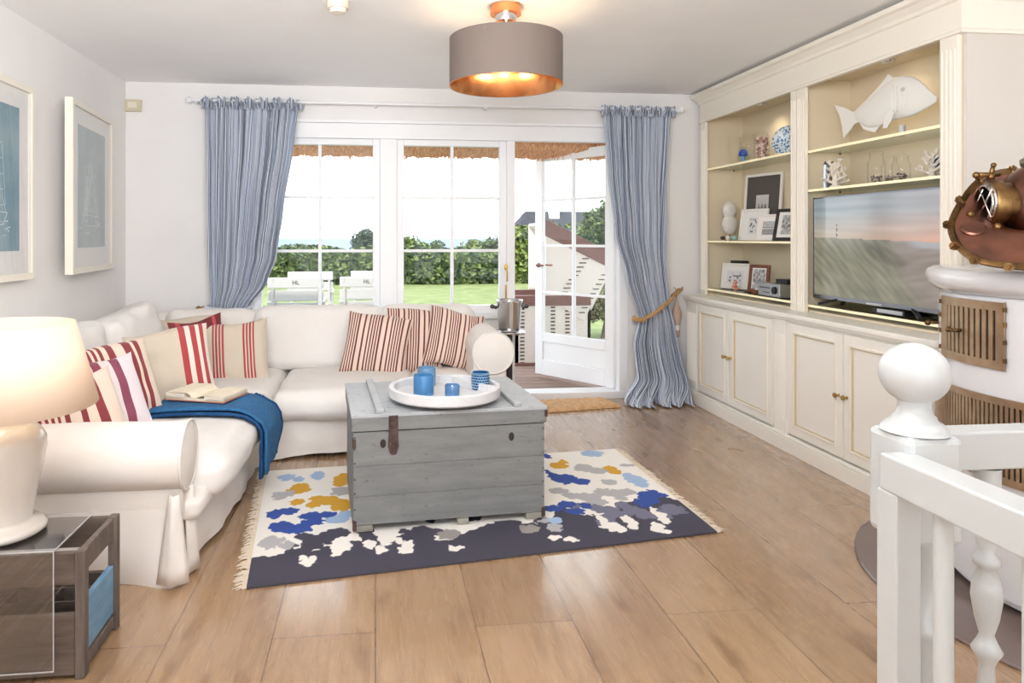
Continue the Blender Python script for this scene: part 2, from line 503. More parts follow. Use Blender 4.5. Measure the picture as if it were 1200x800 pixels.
def leaves(g, fn, n, size, nm=3, flat=0):
    for _ in range(n):
        p, nor = fn()
        d = Vector((random.gauss(0, 1), random.gauss(0, 1), random.gauss(0, 1))).normalized()*.8+nor
        d.normalize(); a = d.cross(Vector((random.random(), random.random(), .3))).normalized(); b = d.cross(a)
        s = size*random.uniform(.6, 1.3); i = len(g.v)
        g.v += [p-a*s*.5, p+b*s*.32+d*s*.1, p+a*s*.5, p-b*s*.32+d*s*.1]
        g.mi = random.randrange(nm); g.face((i, i+1, i+2, i+3))
    g.mi = 0
    return g
GR = [pbr('leaf_dark', srgb(38, 54, 30), .7), pbr('leaf_mid', srgb(60, 78, 38), .7), pbr('leaf_light', srgb(92, 106, 54), .7)]
GL = [pbr('leaf_fresh', srgb(86, 104, 42), .7), pbr('leaf_yellow', srgb(116, 128, 62), .7), pbr('leaf_deep', srgb(60, 76, 36), .7)]  # three greens, picked at random for each leaf
GD = [pbr('leaf_pine', srgb(30, 46, 34), .7), pbr('leaf_pine_light', srgb(42, 60, 42), .7), pbr('leaf_blue', srgb(58, 74, 58), .7)]
GB = [pbr('leaf_olive', srgb(74, 73, 46), .7), pbr('leaf_brown', srgb(92, 78, 54), .7), pbr('leaf_sage', srgb(84, 92, 60), .7)]
def hedge_pts():
    x = random.uniform(-14, 9); h = 1.0+.14*noise.noise(Vector((x*.7, 0, 0)))+.12*noise.noise(Vector((x*3, 2, 0)))
    if random.random() < .7:
        z = random.random()**.7*h; y = 20.2-.35*math.sqrt(max(0, 1-(z/h-.35)**2))+random.uniform(-.1, .1)
        return Vector((x, y, z-.1)), Vector((0, -1, .3))
    return Vector((x, random.uniform(19.9, 21.2), h-.06+random.uniform(-.1, .08))), Vector((0, 0, 1))
g = leaves(G(), hedge_pts, 15000, .19)
g.box((-14, 20.1, -.2), (9, 21.1, .88))
tag(g.build('hedge', GR), 'long clipped green hedge at the far end of the lawn', 'hedge')
def blob(c, r, n, size, mats, name, label, cat, group=None, trunk=True):
    c = Vector(c)
    lobes = [(c+Vector((random.uniform(-.55, .55)*r[0], random.uniform(-.4, .4)*r[1], random.uniform(-.5, .6)*r[2])), random.uniform(.4, .65)) for _ in range(9)]
    def fn():
        q, k = random.choice(lobes)
        d = Vector((random.gauss(0, 1), random.gauss(0, 1), random.gauss(0, 1))).normalized()
        return q+Vector((d.x*r[0]*k, d.y*r[1]*k, d.z*r[2]*k))*random.uniform(.75, 1.05), d
    t = thing(name, label, cat, (c.x, c.y, -.1), group=group)
    leaves(G(), fn, n, size).build('foliage', mats, t)
    if trunk:
        G().tube([(c.x, c.y, -.1), (c.x+.05, c.y, c.z*.6), (c.x, c.y, c.z+r[2]*.4)], [.08, .06, .03], 8).build('stem', pbr('bark', srgb(96, 80, 66), .9), t)
    return t
p = aty(430, 281, 30); blob((p.x, 30, p.z-.1), (.62, .5, .6), 2600, .13, GD, 'tree', 'small dark green tree standing above the hedge at the sea', 'tree')
p = aty(622, 292, 15); blob((p.x, 15, .85), (.55, .4, .62), 2600, .11, GL, 'bush', 'bright light green bush in the open doorway beside the dark roof', 'bush')
p = aty(707, 270, 13.5); blob((p.x+.1, 13.5, 1.25), (.75, .6, .75), 4500, .09, GR, 'bush', 'tall mid green bush behind the upper panes of the open door', 'bush')
p = aty(655, 262, 17); blob((p.x, 17, .9), (.7, .5, .75), 2600, .1, GL, 'bush', 'yellow-green bush behind the upper left panes of the open door', 'bush')
p = aty(705, 375, 8.6); blob((p.x+.15, 8.9, .42), (.5, .4, .45), 3800, .055, GB, 'bush', 'low brownish bush behind the lowest right pane of the open door', 'bush')
for k, (a, b) in enumerate(((484, 281), (505, 284), (553, 284), (578, 283))):
    p = aty(a, b, 18.5)
    blob((p.x*1.12, 20.8, p.z-.28), (.45, .3, .38), 900, .1, GR if k % 2 else GL, 'rose_shrub',
         ['loose leafy shrub above the hedge, left end of the middle window', 'shrub rising over the hedge, second in the middle window', 'leafy shrub above the hedge right of the glazing bar of the middle window', 'leafy shrub above the hedge, right end of the middle window'][k], 'shrub', group='shrubs above the hedge', trunk=False)
# thatched house far away
HR = pbr('dark_thatch', srgb(48, 50, 56), .95, col2=srgb(60, 60, 66), scale=3, bump=.5, bscale=12)
hx0 = aty(596, 300, 45).x; hx1 = aty(740, 300, 45).x
t = thing('house', 'distant house with a dark thatched hipped roof', 'house', ((hx0+hx1)/2, 47, -1))
G().box((hx0+.5, 45.6, -1), (hx1-.5, 49, 1.2)).build('house_wall', pbr('house_brick', srgb(190, 180, 172), .9), t)
rx0 = aty(622, 250, 45).x; zr = aty(622, 249, 45).z
g = G(); i = 0
g.v = [Vector(q) for q in ((hx0, 44.8, .9), (hx1, 44.8, .9), (hx1, 49.8, .9), (hx0, 49.8, .9), (rx0, 46.8, zr+.2), (hx1-1, 46.8, zr+.2))]
for q in ((0, 1, 5, 4), (1, 2, 5), (2, 3, 4, 5), (3, 0, 4), (3, 2, 1, 0)): g.face(q)
g.build('roof', HR, t, bevel=.15)
c0 = aty(649, 245, 46.5); G().box((c0.x-.35, 46.3, 1.8), (c0.x+.35, 47.2, aty(649, 236, 46.5).z)).build('chimney', pbr('chimney_white', srgb(225, 222, 218), .8), t)

# garden chairs
def text_geo(body, size, M, g):
    cu = bpy.data.curves.new('lettering', 'FONT'); cu.body = body; cu.size = size; cu.extrude = .001; cu.align_x = 'CENTER'; cu.align_y = 'CENTER'; cu.resolution_u = 3
    ob = bpy.data.objects.new('lettering', cu); COL.objects.link(ob)
    dg = bpy.context.evaluated_depsgraph_get(); me = bpy.data.meshes.new_from_object(ob.evaluated_get(dg))
    n = len(g.v)
    for v in me.vertices: g.v.append(M @ v.co)
    for f in me.polygons: g.face([n+i for i in f.vertices])
    bpy.data.objects.remove(ob); bpy.data.meshes.remove(me)
    return g
GCW = pbr('garden_chair_white', srgb(168, 166, 166), .5)
LET = pbr('lettering_dark', srgb(70, 68, 70), .6)
def garden_chair(loc, yaw, label, lettered):
    t = thing('garden_chair', label, 'chair', loc, (0, 0, yaw), 'white slatted garden chairs on the terrace')
    w = .29
    for k in range(3):                                   # wide back boards
        z = .5+k*.135
        G().box((-w, -.03-.02*k, z), (w, -.01-.02*k, z+.115)).build('back_slat', GCW, t, world=False, bevel=.012)
    for k in range(5): G().box((-w+.02, .03+k*.088, .4), (w-.02, .105+k*.088, .42)).build('seat_slat', GCW, t, world=False, bevel=.003)
    for sx in (-1, 1):
        G().bar((sx*(w-.05), .02, 0), (sx*(w-.05), -.055, .88), .03, .04).build('leg', GCW, t, world=False, bevel=.004)
        G().bar((sx*(w-.02), .45, 0), (sx*(w-.02), .45, .6), .04, .04).build('leg', GCW, t, world=False, bevel=.004)
        G().box((sx*(w-.02)-.03, -.04, .6), (sx*(w-.02)+.03, .5, .625)).build('armrest', GCW, t, world=False, bevel=.004)
    if lettered:
        M = Matrix.Translation((0, -.0725, .83)) @ Matrix.Rotation(PI/2, 4, 'X')
        text_geo('HL', .06, M, G()).build('lettering', LET, t, world=False)
    return t
p1 = aty(347, 326, 7.6); p2 = aty(430, 326, 7.7); p3 = aty(364, 318, 9.3); p4 = aty(437, 318, 9.4)
garden_chair((p1.x, 7.6, -.02), .03, 'white slatted garden chair with HL on its back, left one in the left window', True)
garden_chair((p2.x, 7.7, -.02), -.03, 'white slatted garden chair with HL on its back, beside the post of the left window', True)
garden_chair((p3.x, 9.3, -.04), .05, 'white slatted garden chair behind the left lettered chair', False)
garden_chair((p4.x, 9.4, -.04), -.02, 'white slatted garden chair behind the right lettered chair', False)

# hooded wicker beach chair
WICK = pbr('white_wicker', srgb(212, 204, 194), .7, col2=srgb(222, 214, 206), scale=60, bump=.4, bscale=140)
BROWNB = pbr('mahogany_slats', srgb(128, 92, 82), .5, col2=srgb(106, 74, 68), scale=10, stretch=(1, 1, 14))
t = thing('beach_chair', 'hooded white wicker beach chair with brown boards outside the open door', 'beach chair', (1.75, 6.95, .03))
def Pp(px, py, y=6.8): return aty(px, py, y)
def slab_px(poly, y0, y1):
    q = [aty(a, b, y0) for a, b in poly]; g = G()
    return g.prism(q, lambda p: (p[0], y0, p[2]), lambda p: (p[0], y1, p[2]))
B0, B1 = 6.75, 7.55
lo = aty(600, 440, B0); zf = .03
xl = aty(604, 350, B0).x; xr = aty(692, 350, B0).x; za = aty(640, 358, B0).z; zt = aty(640, 346, B0).z
g = G(); g.box((xl, B0, zf+.02), (xr, B0+.03, za)); g.box((xl, B1-.03, zf+.02), (xr, B1, za)); g.box((xr-.03, B0, zf+.02), (xr, B1, za)); g.box((xl, B0, zf+.02), (xl+.03, B1, za*.6))
g.build('basket_side', WICK, t)
G().box((xl-.02, B0-.02, za), (xr, B0+.05, zt)).build('armrest', BROWNB, t, bevel=.005)
G().box((xl-.02, B1-.05, za), (xr, B1+.02, zt)).build('armrest', BROWNB, t, bevel=.005)
G().box((xl-.02, B0-.015, zf), (xr+.02, B1+.02, zf+.03)).build('base_board', BROWNB, t, bevel=.005)
G().cushion(((xl+xr)/2, (B0+B1)/2, .42), (xr-xl-.08, B1-B0-.1, .12), .05).build('seat_cushion', LINENW, t, smooth=True)
g = slab_px([(640, 262), (720, 305), (684, 376), (640, 347)], B0-.012, B0+.03)
q = [aty(a, b, B1) for a, b in [(640, 262), (720, 305)]]
g2 = slab_px([(640, 262), (720, 305), (684, 376), (640, 347)], B0, B0+.03)
off = Vector((0, B1-B0-.03, 0)); n = len(g.v); g.v += [v+off for v in g2.v]
for f in g2.f: g.face([n+i for i in f])
a, b, c, d = [aty(*k, B0) for k in ((640, 262), (720, 305), (684, 378), (680, 372))]
g.bar(a+Vector((0, .4, 0)), b+Vector((0, .4, 0)), .78, .03); g.bar(b+Vector((0, .4, 0)), c+Vector((0, .4, 0)), .78, .03)
g.build('hood', WICK, t)
g = slab_px([(639, 256), (722, 299), (717, 315), (639, 276)], B0-.02, B0+.0)
g.build('hood_board', BROWNB, t, bevel=.003)
SLOT = pbr('slot_shadow', srgb(86, 74, 66), .8)
def slot(a, dx, dz): G().box(a+Vector((-dx, -.003, -dz)), a+Vector((dx, .003, dz))).build('louvre_slot', SLOT, t)
for k in range(12): f = k/11; slot(aty(686-34*f, 303+54*f, B0-.013), .035, .006)
for k in range(9): f = k/8; slot(aty(708-26*f, 322+44*f, B0-.013), .03, .005)
for cx, y0_, y1_ in ((612, 362, 436), (648, 360, 392), (665, 360, 392)):
    k = y0_
    while k < y1_: slot(aty(cx, k, B0-.002), .022, .007); k += 4.2
# dark table edge seen in the doorway
bt = thing('garden_table', 'dark brown garden table beyond the doorway', 'table', (aty(612, 350, 8.1).x, 8.1, -.02))
zz = aty(612, 343, 8).z
G().box((aty(602, 0, 8).x, 7.95, zz-.04), (aty(602, 0, 8).x+.9, 8.5, zz)).build('tabletop', pbr('dark_table', srgb(62, 44, 40), .5), bt, bevel=.005)
for sx in (.06, .84):
    for yy in (8.0, 8.42): G().box((aty(602, 0, 8).x+sx-.02, yy-.02, -.02), (aty(602, 0, 8).x+sx+.02, yy+.02, zz-.04)).build('leg', pbr('dark_table_leg', srgb(62, 44, 40), .5), bt)
g = G(); a = aty(616, 339, 8.1); g.tube([a+Vector((.07*math.cos(k*PI/6), .0, .035*math.sin(k*PI/6))) for k in range(12)], .006, 6, closed=True)
# ------------------------------------------------------------------ curtains
def curtain_stripes():
    return stripes_mat('ticking_stripe', [(0, srgb(204, 209, 218)), (.28, srgb(112, 128, 156)), (.42, srgb(214, 218, 226)), (.62, srgb(94, 114, 148)), (.76, srgb(204, 209, 218)), (.86, srgb(120, 136, 164)), (1, srgb(204, 209, 218))], repeat=58)
CURT = curtain_stripes()
def interp(tab, v):
    for i in range(len(tab)-1):
        if v <= tab[i+1][0]:
            f = (v-tab[i][0])/(tab[i+1][0]-tab[i][0]); f = max(0, min(1, f)); f = f*f*(3-2*f)*.5+f*.5
            return tab[i][1]*(1-f)+tab[i+1][1]*f
    return tab[-1][1]
def curtain(name, label, left, right, dep, ztop, zbot, folds, seed, tie=None):
    """left/right: (z, x) tables listed from the bottom up; dep: fold depth table"""
    t = thing(name, label, 'curtain', ((left[0][1]+right[0][1])/2, 5.33, zbot), group=None)
    def fn(u, v):
        z = zbot+(ztop-zbot)*v
        a = interp(left, z); b = interp(right, z)
        w = u+.018*math.sin(u*23+seed)+.012*math.sin(u*51+seed*2+z*1.2)
        ph = 2*PI*folds*w
        dp = interp(dep, z)
        k = noise.noise(Vector((u*9+seed, z*1.1, seed)))
        sn = math.sin(ph+.8*k); yy = 5.345+dp*(math.copysign(abs(sn)**.6, sn)*.8+.45*math.sin(ph*.5+seed+1.5*k)+.3*math.sin(ph*2.1+k*3))
        xx = a+(b-a)*(u+.010*math.cos(ph)+.01*k*math.sin(PI*u))
        if tie and z < tie:                              # the loose cloth below the tie spills towards the room
            f = (tie-z)/tie; yy -= .12*f**2
            if z < .12: yy -= (.12-z)*1.3*(0.6+.5*math.sin(ph*.5+seed)); xx += .05*(.12-z)/.12*math.sin(ph*.33)
        return (xx, yy, max(z+.012*math.sin(ph)*(1 if z < .2 else 0), .012))
    g = G(); g.grid(fn, 420, 90, uv=True)
    g.build('drape', CURT, t, smooth='all', solid=.003)
    lt = interp(left, ztop); rt = interp(right, ztop)
    def ruf(u, v):
        a = lt-.02; b = rt+.03
        ph = 2*PI*folds*1.6*u
        yy = 5.33+(.014+.045*v)*math.sin(ph+seed)+.012*math.sin(ph*2.3)
        return (a+(b-a)*u+.012*math.sin(ph*1.3)*v, yy, ztop-.01+.062*v+.026*v*math.sin(ph*.7+seed)+.008*math.sin(ph*1.7)*v)
    g = G(); g.grid(ruf, 320, 6, uv=True); g.build('ruffle_heading', CURT, t, smooth='all', solid=.002)
    return t
curtain('curtain', 'blue and white ticking curtain left of the windows, gathered above the sofa',
        [(0.05, -1.21), (.76, -1.22), (1.2, -1.24), (2.27, -1.26)], [(0.05, -.98), (.6, -.98), (.77, -.93), (.95, -.8), (1.15, -.73), (1.5, -.68), (2.0, -.60), (2.27, -.575)],
        [(.05, .03), (.77, .028), (1.2, .045), (2.27, .034)], 2.25, .05, 15, 1.3)
def cy(px, py): q = aty(px, py, 5.3); return (q.z, q.x)
curtain('curtain', 'blue and white ticking curtain right of the door, tied back and pooling on the floor',
        [(0, 1.90), cy(726, 466), cy(745, 442), cy(743, 404), cy(750, 376), cy(735, 324), cy(721, 276), cy(714, 205), (2.27, cy(709, 138)[1])],
        [(0, 2.37), cy(805, 450), cy(799, 418), cy(793, 380), cy(787, 350), cy(782, 300), cy(784, 229), (2.27, cy(789, 138)[1])],
        [(0, .065), (.5, .045), (.66, .024), (1.2, .042), (2.27, .034)], 2.25, 0.0, 13, 4.1, tie=.66)
# braided tiebacks
def braid(pts, r, name, parent, mat):
    g = G(); P = [Vector(q) for q in pts]
    path = []
    for i in range(len(P)-1):
        for k in range(16): path.append(P[i].lerp(P[i+1], k/16))
    for s_ in range(3):
        q = []
        for i, c in enumerate(path):
            a = i*.55+s_*2*PI/3
            q.append(c+Vector((.3*r*math.cos(a), r*.9*math.sin(a), r*.9*math.cos(a))))
        g.tube(q, r*.7, 6)
    return g.build(name, mat, parent, smooth='all')
t = thing('tieback', 'braided jute tieback holding the right curtain', 'tieback', (2.07, 5.27, .64))
A = aty(749, 374, 5.24); B = aty(786, 350, 5.26); Cc = aty(797, 340, 5.42)
braid([A+Vector((-.0, .12, .0)), A+Vector((-.03, .03, 0)), A+Vector((.02, -.035, 0)), aty(768, 366, 5.2), B+Vector((0, -.02, 0)), B+Vector((.03, .04, .02)), Cc], .013, 'rope', t, ROPE)
g = G(); g.tube([Cc, Cc+Vector((0, -.03, 0)), Cc+Vector((0, -.04, .03))], .006, 8); g.lathe([(0, 0), (.016, 0), (.016, .005), (0, .006)], (Cc.x, YB, Cc.z), 14, Matrix.Rotation(PI/2, 4, 'X'))
g.build('hook', BRASS, t, smooth=True)
t = thing('tieback', 'blue ticking tieback with a brass hook behind the sofa back', 'tieback', (-1.1, 5.32, .755))
g = G(); g.tube([(-1.24, 5.43, .775), (-1.24, 5.30, .77), (-1.1, 5.265, .757), (-.95, 5.28, .757), (-.93, 5.38, .77)], .014, 8); g.build('band', CURT, t, smooth=True)
hk = aty(236, 360, 5.4); g = G(); g.tube([(hk.x-.0, YB, hk.z), (hk.x, 5.36, hk.z)], .008, 8); g.ball((hk.x-.01, 5.35, hk.z), .017); g.build('hook', BRASS, t, smooth=True)
# rod
t = thing('curtain_rod', 'thin white curtain rod with small rings above the windows', 'curtain rod', (.6, 5.36, 2.3))
G().tube([(-1.36, 5.35, 2.305), (2.42, 5.35, 2.305)], .011, 12).build('rod', FRAMEW, t, smooth=True)
g = G(); g.ball((-1.37, 5.35, 2.305), .024); g.build('finial', FRAMEW, t, smooth='all')
g = G(); g.ball((2.43, 5.35, 2.305), .024); g.build('finial', FRAMEW, t, smooth='all')
for x in (-1.32, -.0, .85, 2.4): G().box((x-.008, 5.345, 2.285), (x+.008, YB, 2.3)).build('bracket', FRAMEW, t)
rc = G()
for x0, n_ in ((-1.24, 22), (1.73, 22)):
    for k in range(n_):
        x = x0+k*.029; G_ = G(); G_.tube([(x, 5.35+.018*math.cos(a*PI/5), 2.305+.018*math.sin(a*PI/5)) for a in range(10)], .0025, 5, closed=True)
        G_.build('curtain_ring', FRAMEW, t)

# hanging wooden float beside the curtain
t = thing('fishing_float', 'pinkish wooden float hanging on the wall right of the curtain', 'float', aty(793, 400, 5.4))
a = aty(793, 372, 5.4)
G().lathe([(0, -.16), (.018, -.15), (.024, -.11), (.024, -.05), (.036, 0), (.038, .04), (.018, .1), (.008, .14), (0, .15)], a, 20).build('float_body', pbr('float_wood', srgb(200, 172, 156), .7), t, smooth=True)
G().lathe([(.0255, -.1), (.0255, -.06)], a, 20).build('painted_band', WHITE, t, smooth=True)
G().tube([a+Vector((0, 0, .14)), (a.x, 5.42, a.z+.23), (a.x, YB, a.z+.24)], .004, 6).build('cord', ROPE, t)
t = thing('stereo_speaker', 'black box standing in the corner behind the right curtain', 'box', (2.36, 5.36, 0))
G().box((2.355, 5.40, 0), (2.44, 5.445, .27)).build('case', BLACK, t, bevel=.008)
G().box((2.36, 5.396, .02), (2.435, 5.40, .25)).build('front_cloth', pbr('speaker_cloth', srgb(34, 34, 38), .95), t)

# ------------------------------------------------------------------ wall pictures (left wall)
SKETCH = pbr('white_ink', srgb(226, 232, 232), .7)
ARTB = pbr('teal_wash', srgb(152, 172, 178), .75, col2=srgb(172, 188, 190), scale=6, stretch=(1, 4, .6))
ARTB2 = pbr('teal_wash_deep', srgb(124, 154, 168), .75, col2=srgb(152, 174, 182), scale=6, stretch=(1, 4, .6))
def wall_picture(label, P0, P1, z0, z1, art, mt, seed):
    # P0 = far (right in view) end, P1 = near end; both (x,y)
    d = Vector((P1[0]-P0[0], P1[1]-P0[1], 0)); w = d.length
    t = thing('framed_picture', label, 'picture', (P0[0], P0[1], z0), (0, 0, math.atan2(d.y, d.x)), 'framed ship pictures on the left wall')
    h = z1-z0; fw = .035; th = .045
    # local: x along the frame, +y faces the room
    g = G(); g.box((0, -th/2, 0), (fw, th/2, h)); g.box((w-fw, -th/2, 0), (w, th/2, h)); g.box((fw, -th/2, 0), (w-fw, th/2, fw)); g.box((fw, -th/2, h-fw), (w-fw, th/2, h))
    g.build('frame', CREAM, t, world=False, bevel=.003)
    G().box((fw-.002, -.01, fw-.002), (w-fw+.002, .004, h-fw+.002)).build('mat_board', WHITE, t, world=False)
    mx = w*.17; b0 = h*.15; b1 = h*.87
    G().box((mx, .004, b0), (w-mx, .0065, b1)).build('print', mt, t, world=False)
    rnd = random.Random(seed); g = G(); y = .0075
    cx = w*.52; hz = b0+(b1-b0)*.18
    def ln(a, b, wd=.0018): g.bar((a[0], y, a[1]), (b[0], y, b[1]), wd, .0008, up=(0, 1, 0))
    for k in range(30):                                   # hull and waves
        a = (cx+rnd.uniform(-.17, .17)*w*1.5, hz+rnd.uniform(-.05, .03)); ln(a, (a[0]+rnd.uniform(-.06, .06), a[1]+rnd.uniform(-.012, .012)), rnd.uniform(.001, .005))
    hull = [(cx-.16, hz+.06), (cx-.12, hz), (cx+.1, hz), (cx+.17, hz+.07)]
    for i in range(3): ln(hull[i], hull[i+1], .004)
    ln(hull[0], hull[3], .003)
    for mx_, mh in ((-.09, .42), (0, .52), (.09, .38)):
        ln((cx+mx_, hz+.03), (cx+mx_*.9, hz+.03+mh*(b1-b0)), .003)
        for k in range(5):
            z = hz+.1+k*.09*mh*2; ww = .055*(1-k*.15); ln((cx+mx_-ww, z), (cx+mx_+ww, z-.012), .002)
            if k < 4: ln((cx+mx_-ww, z), (cx+mx_-ww*.8, z+.08*mh*2), .0015); ln((cx+mx_+ww, z-.01), (cx+mx_+ww*.8, z+.08*mh*2), .0015)
    for k in range(14):
        s_ = rnd.choice((-1, 1)); ln((cx+s_*rnd.uniform(.1, .18), hz+.06), (cx+rnd.uniform(-.03, .03), hz+rnd.uniform(.25, .5)*(b1-b0)*1.3), .0009)
    g.build('ship_drawing', SKETCH, t, world=False)
    G().box((fw, .012, fw), (w-fw, .014, h-fw)).build('pane', GLASS, t, world=False)
    return t
wall_picture('white framed ship drawing nearest the window corner, hanging askew', (-1.823, 5.06), (-1.745, 4.22), 1.075, 2.095, None, ARTB, 3)
wall_picture('white framed ship drawing at the left edge of the view', (-1.815, 3.93), (-1.815, 3.13), 1.07, 2.08, None, ARTB2, 5)
# small sensor box on the back wall
p = aty(157, 124, YB)
t = thing('thermostat', 'small beige wall sensor near the ceiling corner', 'thermostat', p)
G().box((p.x-.06, YB-.03, p.z-.045), (p.x+.06, YB, p.z+.045)).build('case', pbr('beige_plastic', srgb(206, 196, 170), .5), t, bevel=.008)
G().box((p.x-.035, YB-.033, p.z-.022), (p.x+.03, YB-.029, p.z+.024)).build('sensor_window', pbr('beige_inner', srgb(226, 218, 200), .3), t, bevel=.002)
p = atz(396, 2, ZC)
t = thing('smoke_detector', 'small round beige smoke detector on the ceiling', 'smoke detector', p)
G().lathe([(0, 0), (.055, 0), (.055, -.028), (.05, -.036), (0, -.036)], p, 28).build('housing', pbr('detector_beige', srgb(222, 208, 190), .5), t, smooth=True)
G().lathe([(.042, -.036), (.036, -.056), (0, -.058)], p, 28).build('sensor_cap', pbr('detector_cap', srgb(232, 222, 208), .4), t, smooth=True)

# ------------------------------------------------------------------ ceiling lamp
c = Vector((.65, 3.46, 0))
t = thing('ceiling_lamp', 'taupe drum ceiling lamp with a copper lining', 'lamp', (c.x, c.y, ZC))
SHO = pbr('taupe_fabric', srgb(114, 102, 95), .75, bump=.15, bscale=400)
CLIN = pbr('copper_lining', srgb(236, 168, 112), .22, 1, col2=srgb(220, 148, 96), scale=9)
R0 = .283; zb, zt = 2.05, 2.285
G().lathe([(R0, zb), (R0, zt)], (c.x, c.y, 0), 96).build('lamp_shade', SHO, t, smooth='all')
G().lathe([(R0-.002, zt), (R0-.003, zb+.001), (R0+.001, zb-.002), (R0+.0015, zb+.002)], (c.x, c.y, 0), 96).build('shade_lining', CLIN, t, smooth='all')
g = G()
for k in range(3):
    a = k*2*PI/3; g.tube([(c.x, c.y, zt-.02), (c.x+R0*math.cos(a), c.y+R0*math.sin(a), zt-.02)], .003, 6)
g.lathe([(0, zt-.05), (.03, zt-.05), (.03, zt+.01), (0, zt+.01)], (c.x, c.y, 0), 20)
g.build('spider_frame', CHROME, t, smooth=True)
G().lathe([(0, ZC-.045), (.078, ZC-.045), (.078, ZC-.001), (0, ZC-.001)], (c.x, c.y, 0), 40).build('canopy', pbr('copper_canopy', srgb(216, 150, 106), .25, 1), t, smooth=True)
G().lathe([(.012, zt), (.012, ZC-.085), (.05, ZC-.08), (.055, ZC-.05), (.055, ZC-.045)], (c.x, c.y, 0), 28).build('stem', CHROME, t, smooth=True)
BULB = pbr('bulb_glow', srgb(255, 230, 190), .3, emit=(1, .74, .42, 1), es=9)
for k in range(3):
    a = .5+k*2*PI/3; q = Vector((c.x+.11*math.cos(a), c.y+.11*math.sin(a), 2.16))
    b_ = G().tube([(c.x, c.y, zt-.04), (q.x, q.y, zt-.03), (q.x, q.y, 2.205)], .007, 8).build('bulb_arm', CHROME, t, smooth=True)
    G().lathe([(0, -.035), (.018, -.028), (.026, -.008), (.022, .015), (.012, .03), (.012, .045)], q, 16).build('bulb', BULB, b_, smooth='all')
    L = bpy.data.lights.new('lamp_bulb', 'POINT'); L.energy = 2.2; L.color = (1, .72, .42); L.shadow_soft_size = .03
    lo_ = bpy.data.objects.new('lamp_bulb', L); lo_.location = (q.x, q.y, 2.09); COL.objects.link(lo_)
L = bpy.data.lights.new('lamp_uplight', 'POINT'); L.energy = 2.5; L.color = (1, .62, .3); L.shadow_soft_size = .05
lo_ = bpy.data.objects.new('lamp_uplight', L); lo_.location = (c.x, c.y-.05, 2.3); COL.objects.link(lo_)

# ------------------------------------------------------------------ sofa
t = thing('corner_sofa', 'white slipcovered corner sofa along the left and window walls', 'sofa', (-1.2, 4, 0))
XF, YFRONT = -.62, 4.14     # seat fronts
# skirt (L-shaped, softly waving, to the floor)
outline = [(-1.8, 2.70), (-.76, 2.70), (-.74, 2.72), (-.70, 3.0), (-.665, 3.4), (-.66, 4.0), (-.60, 4.14), (-.4, 4.17), (.2, 4.2), (.80, 4.25), (.82, 4.28), (.82, 5.22), (-1.8, 5.22)]
def resample(poly, step):
    out = []
    for i in range(len(poly)):
        a = Vector(poly[i]+(0,)); b = Vector(poly[(i+1) % len(poly)]+(0,)); n_ = max(1, int((b-a).length/step))
        for k in range(n_): out.append(a.lerp(b, k/n_))
    return out
ring = resample(outline, .04); cen = Vector((-1.0, 4.6, 0))
def skirt(u, v):
    i = int(round(u*len(ring))) % len(ring); p = ring[i]
    q = ring[(i+1) % len(ring)]-ring[i-1]; nn = Vector((q.y, -q.x, 0)).normalized()
    low = 1-v
    wob = (.012*math.sin(i*.55)+.02*noise.noise(Vector((i*.13, v*1.5, 2)))+.018*noise.noise(Vector((i*.3, v*2, 9))))*low*1.3
    fl = .035*low
    z = .01+.26*v
    if v == 0: z = .012+.012*math.sin(i*.2)
    return p+nn*(wob+fl-.03)+Vector((0, 0, z))
g = G(); g.grid(skirt, len(ring), 10, closeu=True); g.build('skirt', LINEN, t, smooth='all')
# corner pleats at the near arm
for (x, y, dx, dy) in ((-.742, 2.69, 0, -1), (-.72, 2.80, 1, 0)):
    g = G(); a = Vector((x, y, 0)); d = Vector((dx, dy, 0))
    g.grid(lambda u, v: a+Vector((-(u-.5)*.09*dy*(1.3-v*.9), (u-.5)*.09*dx*(1.3-v*.9), .015+.32*v))+d*(.042-.02*v-abs(u-.5)*.06), 6, 6)
    g.build('pleat', LINEN, t, smooth='all', solid=.006)
# seat deck + cushions
G().cushion((-1.22, 3.9, .25), (1.12, 2.3, .1), .04, wr=.004).build('seat_platform', LINEN, t, smooth='all')
G().cushion((-.0, 4.68, .25), (1.5, 1.02, .1), .04, wr=.004).build('seat_platform', LINEN, t, smooth='all')
G().cushion((-1.16, 3.53, .315), (1.14, 1.28, .18), .08, bulge=.015, n=22, wr=.012, side=.015).build('seat_cushion', LINENW, t, smooth='all')
G().cushion((-1.16, 4.62, .305), (1.12, 1.0, .18), .08, bulge=.015, n=20, wr=.010, seed=3).build('seat_cushion', LINENW, t, smooth='all')
G().cushion((-.17, 4.52, .31), (.86, .86, .18), .08, bulge=.015, n=22, wr=.012, seed=5).build('seat_cushion', LINENW, t, smooth='all')
G().cushion((.44, 4.54, .31), (.42, .84, .18), .08, bulge=.015, n=20, wr=.012, seed=8).build('seat_cushion', LINENW, t, smooth='all')
# backrests
G().cushion((-1.7, 4.0, .48), (.24, 2.5, .56), .1, wr=.008, n=18).build('backrest', LINEN, t, smooth='all')
G().cushion((-.55, 5.13, .47), (2.5, .22, .60), .1, wr=.008, n=22, seed=2).build('backrest', LINEN, t, smooth='all')
